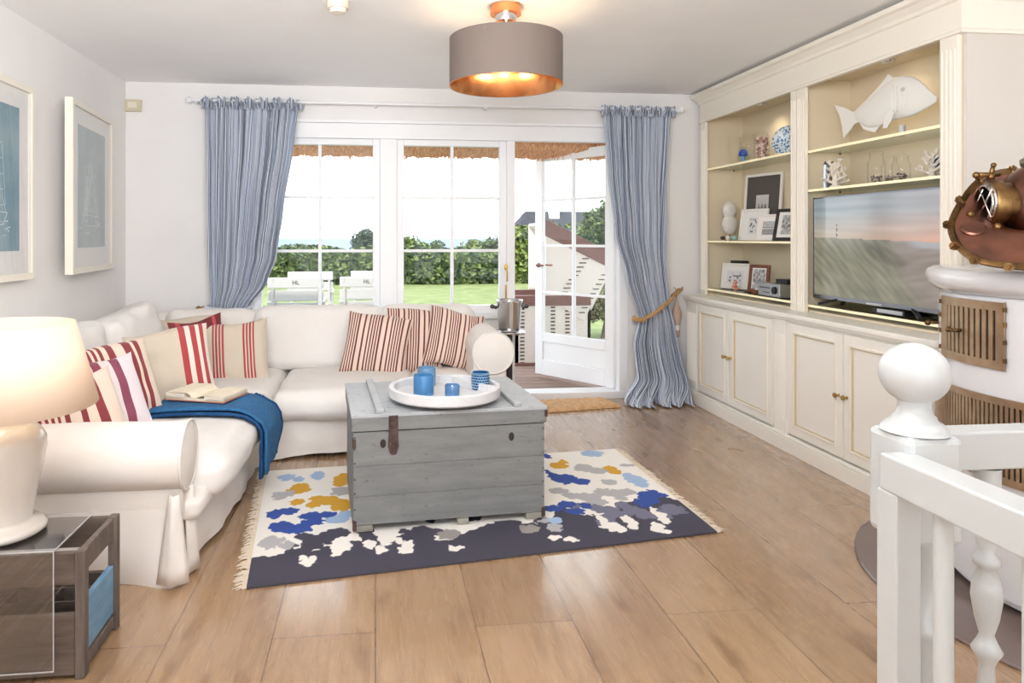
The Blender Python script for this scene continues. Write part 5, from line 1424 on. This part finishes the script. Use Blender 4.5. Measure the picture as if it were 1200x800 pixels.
# white fish
t = thing('fish_sculpture', 'large white fish sculpture on the top shelf above the television', 'sculpture', onx(1050, 2.74, 1.816))
XFH = 2.74
top = [(1003, 129), (1010, 122), (1018, 115), (1030, 105), (1040, 97), (1050, 90.5), (1060, 88.5), (1070, 90), (1078, 94.5), (1084, 100), (1089, 105.5), (1094, 110), (1099, 114)]
bot = [(1003, 140), (1010, 146), (1018, 150), (1030, 149), (1040, 144), (1050, 140), (1060, 138), (1070, 135.5), (1080, 130.5), (1087, 126), (1093, 122), (1097, 119.5), (1099, 117)]
def tabv(tab, x):
    for i in range(len(tab)-1):
        if x <= tab[i+1][0]: f = (x-tab[i][0])/(tab[i+1][0]-tab[i][0]); return tab[i][1]*(1-f)+tab[i+1][1]*f
    return tab[-1][1]
def fish(u, v):
    px_ = 1003+95*v; a = atx(px_, tabv(top, px_), XFH); b = atx(px_, tabv(bot, px_), XFH)
    c_ = (a+b)/2; h_ = (a-b).length/2; th_ = u*2*PI
    wd = h_*.27*(1 if v < .75 else 1-.3*(v-.75)/.25)
    gill = .004 if .52 < v < .56 else 0
    return (c_.x+(wd-gill)*math.sin(th_), c_.y, c_.z+h_*math.cos(th_))
g = G(); g.grid(fish, 32, 48, closeu=True)
g.face([32*48+i for i in range(32)])
g.build('fish_body', PLASTER, t, smooth='all')
def fin(name, poly, xo=0.0, th_=.008, m=PLASTER):
    q = [atx(a, b, XFH) for a, b in poly]
    return G().prism(q, lambda p: (p[0]-th_/2+xo, p[1], p[2]), lambda p: (p[0]+th_/2+xo, p[1], p[2])).build(name, m, t, bevel=.002)
fin('tail_fin', [(1010, 128), (999, 131), (989, 126), (978, 123), (984, 135), (987, 147), (989, 162), (995, 154), (1002, 145), (1010, 142)])
fin('dorsal_fin', [(1012, 121), (1022, 110), (1034, 97), (1041, 87), (1048, 92), (1052, 94), (1030, 110)])
fin('anal_fin', [(1008, 144), (1012, 151), (1020, 154), (1026, 155), (1031, 148), (1026, 144)])
fin('pectoral_fin', [(1053, 128), (1046, 137), (1044, 151), (1049, 150), (1054, 141), (1057, 131)], -.045, .007)
g = G(); a = atx(1064, 105, XFH); g.ball(a+Vector((-.026, 0, 0)), .011, 14, 8); g.build('eye', pbr('eye_grey', srgb(196, 192, 188), .4), t, smooth='all')
g = G()
for k in range(3):
    pts = []
    for j in range(9):
        px_ = 1053+k*5+4*math.sin(j/8*PI)*1.2-2; py_ = 100+k*2+(34-k*5)*j/8; pp = atx(px_, py_, XFH)
        v_ = (px_-1003)/95; a = atx(px_, tabv(top, px_), XFH); b = atx(px_, tabv(bot, px_), XFH); c_ = (a+b)/2; h_ = (a-b).length/2; s_ = max(-.98, min(.98, (pp.z-c_.z)/h_)); pts.append((c_.x-h_*.27*math.sqrt(1-s_*s_)+.001, pp.y, pp.z))
    g.tube(pts, .0035, 6)
g.build('gill_ridges', PLASTER, t, smooth='all')
q = onx(1057, XFH, 1.816); G().tube([q, q+Vector((0, 0, .06))], .016, 14).build('stand', pbr('clear_grey', srgb(200, 200, 196), .3), t, smooth=True)

# ------------------------------------------------------------------ round stove
SC = Vector((2.68, 2.23, 0)); SR = .557
t = thing('tiled_stove', 'round white tiled stove with brass grilles on a dark floor plate', 'stove', (SC.x, SC.y, 0))
def clampx(g, lim=XR-.004):
    for v in g.v: v.x = min(v.x, lim)
    return g
def hitcyl(px, R=SR):
    d = ray(px, PY); D2 = Vector((d.x, d.y)); c2 = Vector((SC.x, SC.y))
    A_ = D2.dot(D2); B_ = D2.dot(c2); Cq = c2.dot(c2)-R*R; disc = max(0, B_*B_-A_*Cq)
    s_ = (B_-math.sqrt(disc))/A_; p = D2*s_
    return math.atan2(p.y-c2.y, p.x-c2.x), s_
def zrow(py, s_): return EYE-(py-PY)/FP*s_
clampx(G().lathe([(0, .03), (SR-.03, .03), (SR-.03, .06), (SR, .06), (SR, 1.075), (SR-.01, 1.085), (0, 1.085)], SC, 96)).build('tiled_body', STOVEW, t, smooth=True)
clampx(G().lathe([(0, 1.085), (SR+.005, 1.085), (SR+.022, 1.10), (SR+.04, 1.115), (SR+.045, 1.14), (SR+.04, 1.165), (SR+.02, 1.175), (0, 1.175)], SC, 96)).build('top_slab', STOVEW, t, smooth='all')
a_l, s_l = hitcyl(1107); a_r, s_r = hitcyl(1180)
a_l %= 2*PI; a_r %= 2*PI
if a_l > a_r: lo_a, hi_a = a_r, a_l
else: lo_a, hi_a = a_l, a_r
def arcbox(g, a0, a1, z0, z1, r0, r1, n_=12):
    return g.prism([(a0+(a1-a0)*k/n_, r0) for k in range(n_+1)]+[(a1-(a1-a0)*k/n_, r1) for k in range(n_+1)],
                   lambda p: (SC.x+p[1]*math.cos(p[0]), SC.y+p[1]*math.sin(p[0]), z0), lambda p: (SC.x+p[1]*math.cos(p[0]), SC.y+p[1]*math.sin(p[0]), z1))
def grille(name, a0, a1, z0, z1, nslots, fr, frz):
    g = G(); r0, r1 = SR+.004, SR+.012
    arcbox(g, a0, a1, z0, z0+frz, r0, r1, 24); arcbox(g, a0, a1, z1-frz, z1, r0, r1, 24)
    fa = fr/SR
    arcbox(g, a0, a0+fa, z0+frz, z1-frz, r0, r1, 3); arcbox(g, a1-fa*.5, a1, z0+frz, z1-frz, r0, r1, 3)
    w_ = (a1-a0-1.5*fa)/nslots
    for k in range(nslots+1):
        c_ = a0+fa+k*w_; arcbox(g, c_-w_*.31, c_+w_*.31, z0+frz, z1-frz, r0, r1, 2)
    o = g.build(name, STOVEBRASS, t, bevel=.001)
    g = G(); arcbox(g, a0+.005, a1-.005, z0+.005, z1-.005, SR+.0005, SR+.003, 24); g.build('grille_backing', DARK, o)
    return o
zt1 = zrow(350, (s_l+s_r)/2); zb1 = zrow(425, (s_l+s_r)/2)
o = grille('upper_grille_door', lo_a, hi_a, zb1, zt1, 10, .045, .03)
ak, sk = hitcyl(1130); g = G(); kp = Vector((SC.x+(SR+.012)*math.cos(ak), SC.y+(SR+.012)*math.sin(ak), zrow(387, sk)))
nd = Vector((math.cos(ak), math.sin(ak), 0)); td = Vector((-nd.y, nd.x, 0))
g.tube([kp, kp+nd*.025], .006, 8); g.tube([kp+nd*.025-td*.03, kp+nd*.025+td*.02], [.009, .005], 8); g.ball(kp+nd*.025-td*.03, .011, 10, 7); g.build('latch', BRONZE, o, smooth='all')
g = G()
for zz in (.15, .42, .68, .9): arcbox(g, hi_a-.002, hi_a+.008, zb1+(zt1-zb1)*zz-.008, zb1+(zt1-zb1)*zz+.008, SR+.006, SR+.018, 2); arcbox(g, lo_a-.008, lo_a+.002, zb1+(zt1-zb1)*zz-.008, zb1+(zt1-zb1)*zz+.008, SR+.006, SR+.018, 2)
g.build('hinge', BRONZE, o)
zt2 = zrow(450, s_l*.97); zb2 = .45
grille('lower_grille', a_l-.35 if False else lo_a-.55, hi_a+.32, zb2, zt2, 44, .03, .025)
g = G()
for a_, z0_, z1_ in ((hi_a-.01, zt1, 1.07), (lo_a+.005, zt1, 1.07), (lo_a+.02, zt2, zb1), (lo_a+.02, .06, zb2), (hi_a-.1, .06, zb2)):
    arcbox(g, a_-.003, a_+.003, z0_, z1_, SR+.0003, SR+.0012, 1)
g.build('tile_joint', pbr('joint_grey', srgb(120, 118, 116), .8), t)
al, sl = hitcyl(1099.5); kp = Vector((SC.x+(SR)*math.cos(al), SC.y+(SR)*math.sin(al), zrow(378, sl)))
g = G(); g.tube([kp, kp+Vector((-.03, .01, 0))], .006, 8); g.ball(kp+Vector((-.035, .012, 0)), .012, 10, 8); g.build('side_knob', BRONZE, t, smooth='all')
hm = pbr('hearth_plate', srgb(112, 96, 90), .25)
tag(clampx(G().lathe([(0, .012), (.845, .012), (.85, .006), (.85, 0)], (2.68, 2.23, .001), 96), XR-.002).build('hearth_plate', hm, smooth=True), 'dark brown round floor plate under the stove', 'floor plate')

# ------------------------------------------------------------------ diving helmet
HZ = 1.177
t = thing('diving_helmet', 'antique copper and brass diving helmet on top of the stove', 'diving helmet', atd(1215, 312, 2.4))
Cb = atd(1228, 241, 2.40); Rb = .148
# camera-frame unit vectors in the room
RX = Vector((RV[0], RV[1], 0)); FY = Vector((FV[0], FV[1], 0))
g = G(); g.ball(Cb, Rb, 40, 26, (1, 1, 1.05)); g.build('bonnet', COPPER, t, smooth='all')
# strap ring of the breastplate
ringp = [(1150, 213, 2.50), (1128, 238, 2.46), (1115, 266, 2.40), (1123, 290, 2.33), (1146, 306, 2.27), (1185, 313, 2.22), (1235, 314, 2.22), (1278, 302, 2.3), (1300, 272, 2.4), (1280, 238, 2.5), (1235, 214, 2.55), (1188, 203, 2.56)]
ringp = [tuple(atd(*q)) for q in ringp]
base = Vector((atd(1202, 300, 2.40).x, atd(1202, 300, 2.40).y, HZ+.018))
def cr(P, n_):   # closed catmull-rom
    out = []; m_ = len(P)
    for i in range(m_):
        p0, p1, p2, p3 = [Vector(P[(i+k-1) % m_]) for k in range(4)]
        for k in range(n_):
            f = k/n_; out.append(.5*((2*p1)+(-p0+p2)*f+(2*p0-5*p1+4*p2-p3)*f*f+(-p0+3*p1-3*p2+p3)*f**3))
    return out
R3 = cr(ringp, 8)
for a in R3: a.z = max(a.z, HZ+.012)
nr = len(R3)
neck = []
for i in range(nr):
    d = R3[i]-base; a = math.atan2(d.dot(FY), d.dot(RX)); cN = Vector((Cb.x, Cb.y, Cb.z-.10))
    neck.append(cN+RX*.115*math.cos(a)+FY*.115*math.sin(a))
def cors(u, v):
    i = int(round(u*nr)) % nr; p = R3[i].lerp(neck[i], v); p.z += .055*math.sin(PI*v)*(1 if v < .999 else 1)
    return p
g = G(); g.grid(cors, nr, 12, closeu=True); g.build('breastplate', COPPER, t, smooth='all')
# brass strap band following the ring
g = G()
def strap(u, v):
    i = int(round(u*nr)) % nr; o_ = (R3[i]-neck[i]); o_.normalize(); up_ = Vector((0, 0, 1))
    a = v*2*PI; return R3[i]+o_*(.004+.016*math.cos(a))+up_*(.009*math.sin(a)+.004)-o_*.006
g.grid(strap, nr, 8, closeu=True); g.build('brass_strap', BRONZE, t, smooth=True)
for i in range(0, nr, 8):
    o_ = (R3[i]-neck[i]).normalized(); nn = (Vector((0, 0, .5))+o_).normalized()
    g = G(); g.tube([R3[i], R3[i]+nn*.028], .009, 10); g.tube([R3[i]+nn*.010, R3[i]+nn*.022], .015, 6); g.build('wing_nut', BRONZE, t, smooth=True, angle=30)
for (px_, py_, r_, D_) in ((1136, 250, .009, 2.34), (1146, 291, .011, 2.2), (1175, 286, .013, 2.16)):
    pass
# collar ring and studs
g = G(); cN = Vector((Cb.x, Cb.y, Cb.z-.10)); g.lathe([(.108, -.016), (.128, -.012), (.132, 0), (.128, .014), (.108, .02)], cN, 48); g.build('neck_ring', BRONZE, t, smooth=True)
for k in range(14):
    a = k*2*PI/14; p = cN+Vector((.135*math.cos(a), .135*math.sin(a), -.012)); G().ball(p, .013, 10, 8).build('collar_stud', BRONZE, t, smooth='all')
# round patch and bosses on the breastplate's front-left
i0 = 22
pc = cors(i0/nr, .28); nn = (cors(i0/nr, .45)-cors(i0/nr, .15)).normalized(); tn = (cors((i0+5)/nr, .3)-cors((i0-5)/nr, .3)).normalized(); no = nn.cross(tn).normalized(); no = no if no.dot(EYEV-pc) > 0 else -no; tn = nn.cross(no)
Mq = Matrix((tn, nn, no)).transposed().to_4x4()
G().lathe([(.0, .006), (.032, .005), (.037, .001), (.037, -.012)], pc, 30, Mq).build('round_patch', COPPER, t, smooth=True)
for (du, dv) in ((.05, .55), (-.07, .3), (-.05, .7)):
    p = cors((i0/nr+du) % 1, dv); G().ball(p, .013, 10, 8).build('rivet', BRONZE, t, smooth='all')
# front window with guard
ax = (-RX*.98+FY*.16+Vector((0, 0, .04))).normalized(); sd = ax.cross(Vector((0, 0, 1))).normalized(); up_ = sd.cross(ax)
Mw = Matrix((sd, up_, ax)).transposed().to_4x4(); wc = Cb+ax*.095+Vector((0, 0, .0))
G().lathe([(.062, -.01), (.075, .0), (.075, .055), (.082, .06), (.082, .09), (.076, .1), (.064, .1), (.062, .085)], wc, 40, Mw).build('window_frame', BRONZE, t, smooth=True)
G().lathe([(0, .083), (.063, .083)], wc, 32, Mw).build('window_glass', pbr('port_glass', srgb(30, 30, 32), .08), t)
g = G(); g.lathe([(.062, .1), (.066, .108), (.07, .1)], wc, 36, Mw)
for s_ in (-1, 1):
    for k in (-.026, .026):
        a = wc+Mw @ Vector((k-.035, -.05*s_, .112)); b = wc+Mw @ Vector((k+.035, .05*s_, .112)); g.tube([a, b], .0035, 6)
g.tube([wc+Mw @ Vector((.062*math.cos(a*PI/12), .062*math.sin(a*PI/12), .108)) for a in range(24)], .0045, 8, closed=True)
g.build('window_guard', pbr('pewter_guard', srgb(190, 186, 182), .25, 1), t, smooth='all')
hq = wc+Mw @ Vector((0, .085, .085))
g = G(); g.tube([hq, hq+Vector((0, 0, .02))], .012, 10); g.tube([hq+Vector((0, 0, .015))-RX*.05, hq+Vector((0, 0, .018))+RX*.03], [.010, .008], 10); g.ball(hq+Vector((0, 0, .015))-RX*.05, .012, 10, 7); g.tube([hq+Vector((0, 0, .015)), hq+Vector((0, 0, .05))+RX*.01], [.008, .006], 8); g.ball(hq+Vector((0, 0, .05))+RX*.01, .009, 8, 6)
g.build('window_bolt', BRONZE, t, smooth='all')
# top port
ax2 = (Vector((0, 0, 1))-RX*.42-FY*.2).normalized(); s2 = ax2.cross(FY).normalized(); u2 = s2.cross(ax2); M2 = Matrix((s2, u2, ax2)).transposed().to_4x4()
G().lathe([(.0, .155), (.042, .155), (.046, .16), (.046, .176), (.038, .18), (.036, .165), (0, .165)], Cb, 32, M2).build('top_port', pbr('pewter_port', srgb(176, 168, 158), .3, 1), t, smooth=True)

# ------------------------------------------------------------------ stair railing
t = thing('stair_railing', 'white painted stair railing with a ball-topped newel post', 'railing', (.96, 1.155, 0))
NP = Vector((.958, 1.154, 0)); hw = .052
g = G(); g.box((NP.x-hw, NP.y-hw, .755), (NP.x+hw, NP.y+hw, .945)); g.build('newel_block', RAILW, t, bevel=.012)
G().lathe([(.055, .945), (.052, .952), (.045, .96), (.036, .965), (.034, .972), (.028, .976), (.026, .99), (.027, 1.0)], NP, 40).build('newel_collar', RAILW, t, smooth='all')
G().ball(NP+Vector((0, 0, 1.047)), .056, 40, 24, (1, 1, .97)).build('newel_ball', RAILW, t, smooth='all')
G().lathe([(.04, 0), (.045, .05), (.043, .3), (.036, .42), (.036, .58), (.046, .595), (.046, .612), (.038, .62), (.037, .715), (.045, .725), (.045, .74), (.05, .75), (.05, .76)], NP, 32).build('newel_turning', RAILW, t, smooth='all')
# rail running towards the viewer, with its flat end stile
RX0 = .884
g = G(); g.box((RX0-.016, .1, .855), (RX0+.042, 1.125, .918)); g.build('handrail', RAILW, t, bevel=.004)
G().box((RX0-.016, 1.085, 0), (RX0+.03, 1.132, .856)).build('end_stile', RAILW, t, bevel=.003)
for k in range(6):
    y = 1.02-.155*k
    G().tube([(RX0+.013, y, .0), (RX0+.013, y, .86)], .014, 16).build('plain_baluster', RAILW, t, smooth=True)
# rail running to the right with turned balusters
g = G(); g.box((NP.x+hw, 1.195, .853), (2.1, 1.25, .925)); g.build('handrail', RAILW, t, bevel=.004)
bx = []
tb_ = [(.022, 0), (.022, .12), (.013, .14), (.020, .18), (.022, .25), (.017, .40), (.013, .47), (.018, .485), (.026, .50), (.018, .515), (.012, .53), (.02, .56), (.026, .60), (.024, .63), (.014, .655), (.022, .665), (.022, .675), (.013, .69), (.02, .72), (.023, .75), (.023, .85)]
for k in range(8):
    x = 1.165+.14*k
    G().lathe(tb_, (x, 1.222, 0), 24).build('turned_baluster', RAILW, t, smooth='all')

# ------------------------------------------------------------------ light
w = bpy.data.worlds.new('sky'); S.world = w; w.use_nodes = True
nt = w.node_tree; bg = nt.nodes['Background']
tcw = nt.nodes.new('ShaderNodeTexCoord'); sp = nt.nodes.new('ShaderNodeSeparateXYZ'); rp = nt.nodes.new('ShaderNodeValToRGB')
nt.links.new(tcw.outputs['Generated'], sp.inputs[0]); nt.links.new(sp.outputs[2], rp.inputs[0])
rp.color_ramp.elements[0].position = 0; rp.color_ramp.elements[0].color = (.93, .96, 1, 1)
rp.color_ramp.elements[1].position = .5; rp.color_ramp.elements[1].color = (.82, .91, 1, 1)
nt.links.new(rp.outputs[0], bg.inputs[0]); bg.inputs[1].default_value = 3.4
L = bpy.data.lights.new('sun', 'SUN'); L.energy = 6.5; L.angle = .02; L.color = (1, .95, .86)
o = bpy.data.objects.new('sun', L); COL.objects.link(o)
o.rotation_euler = (Vector((.5, .62, -.75))).to_track_quat('-Z', 'Y').to_euler()
def area(name, loc, direction, sx, sy, e, col=(1, 1, 1)):
    L = bpy.data.lights.new(name, 'AREA'); L.shape = 'RECTANGLE'; L.size = sx; L.size_y = sy; L.energy = e; L.color = col
    o = bpy.data.objects.new(name, L); COL.objects.link(o); o.location = loc
    o.rotation_euler = Vector(direction).to_track_quat('-Z', 'Y').to_euler()
    o.visible_camera = False if False else True
    return o
# added fill lights in the openings of the unseen wall behind the viewer
area('added_rear_fill_left', (-.62, YF-.05, 1.42), (0, 1, .1), 1.9, 1.8, 8, (.97, .985, 1))
area('added_rear_fill_right', (1.72, YF-.05, 1.42), (0, 1, .1), 1.9, 1.8, 8, (.97, .985, 1))
# added fill light, unseen above and ahead of the camera, brightens the ceiling
area('added_ceiling_fill', (-.1, .7, 1.92), (0, 1.15, 1), 1.8, 1.0, 120, (.965, .985, 1))

# ------------------------------------------------------------------ camera and view
cam = bpy.data.cameras.new('camera'); co = bpy.data.objects.new('camera', cam); COL.objects.link(co)
co.location = (0, 0, EYE); co.rotation_euler = (PI/2, 0, -ANG)
cam.sensor_width = 36; cam.sensor_fit = 'HORIZONTAL'; cam.lens = 36*FP/1200
cam.shift_x = (600-PX)/1200; cam.shift_y = -(400-PY)/1200; cam.clip_start = .02; cam.clip_end = 9000
S.camera = co
S.view_settings.view_transform = 'Standard'; S.view_settings.look = 'None'; S.view_settings.gamma = 1; S.view_settings.use_curve_mapping = False
S.view_settings.exposure = -0.05
S.cycles.use_denoising = True
S.cycles.max_bounces = 10; S.cycles.transparent_max_bounces = 24; S.cycles.diffuse_bounces = 6
S.cycles.sample_clamp_indirect = 6; S.cycles.caustics_reflective = False; S.cycles.caustics_refractive = False
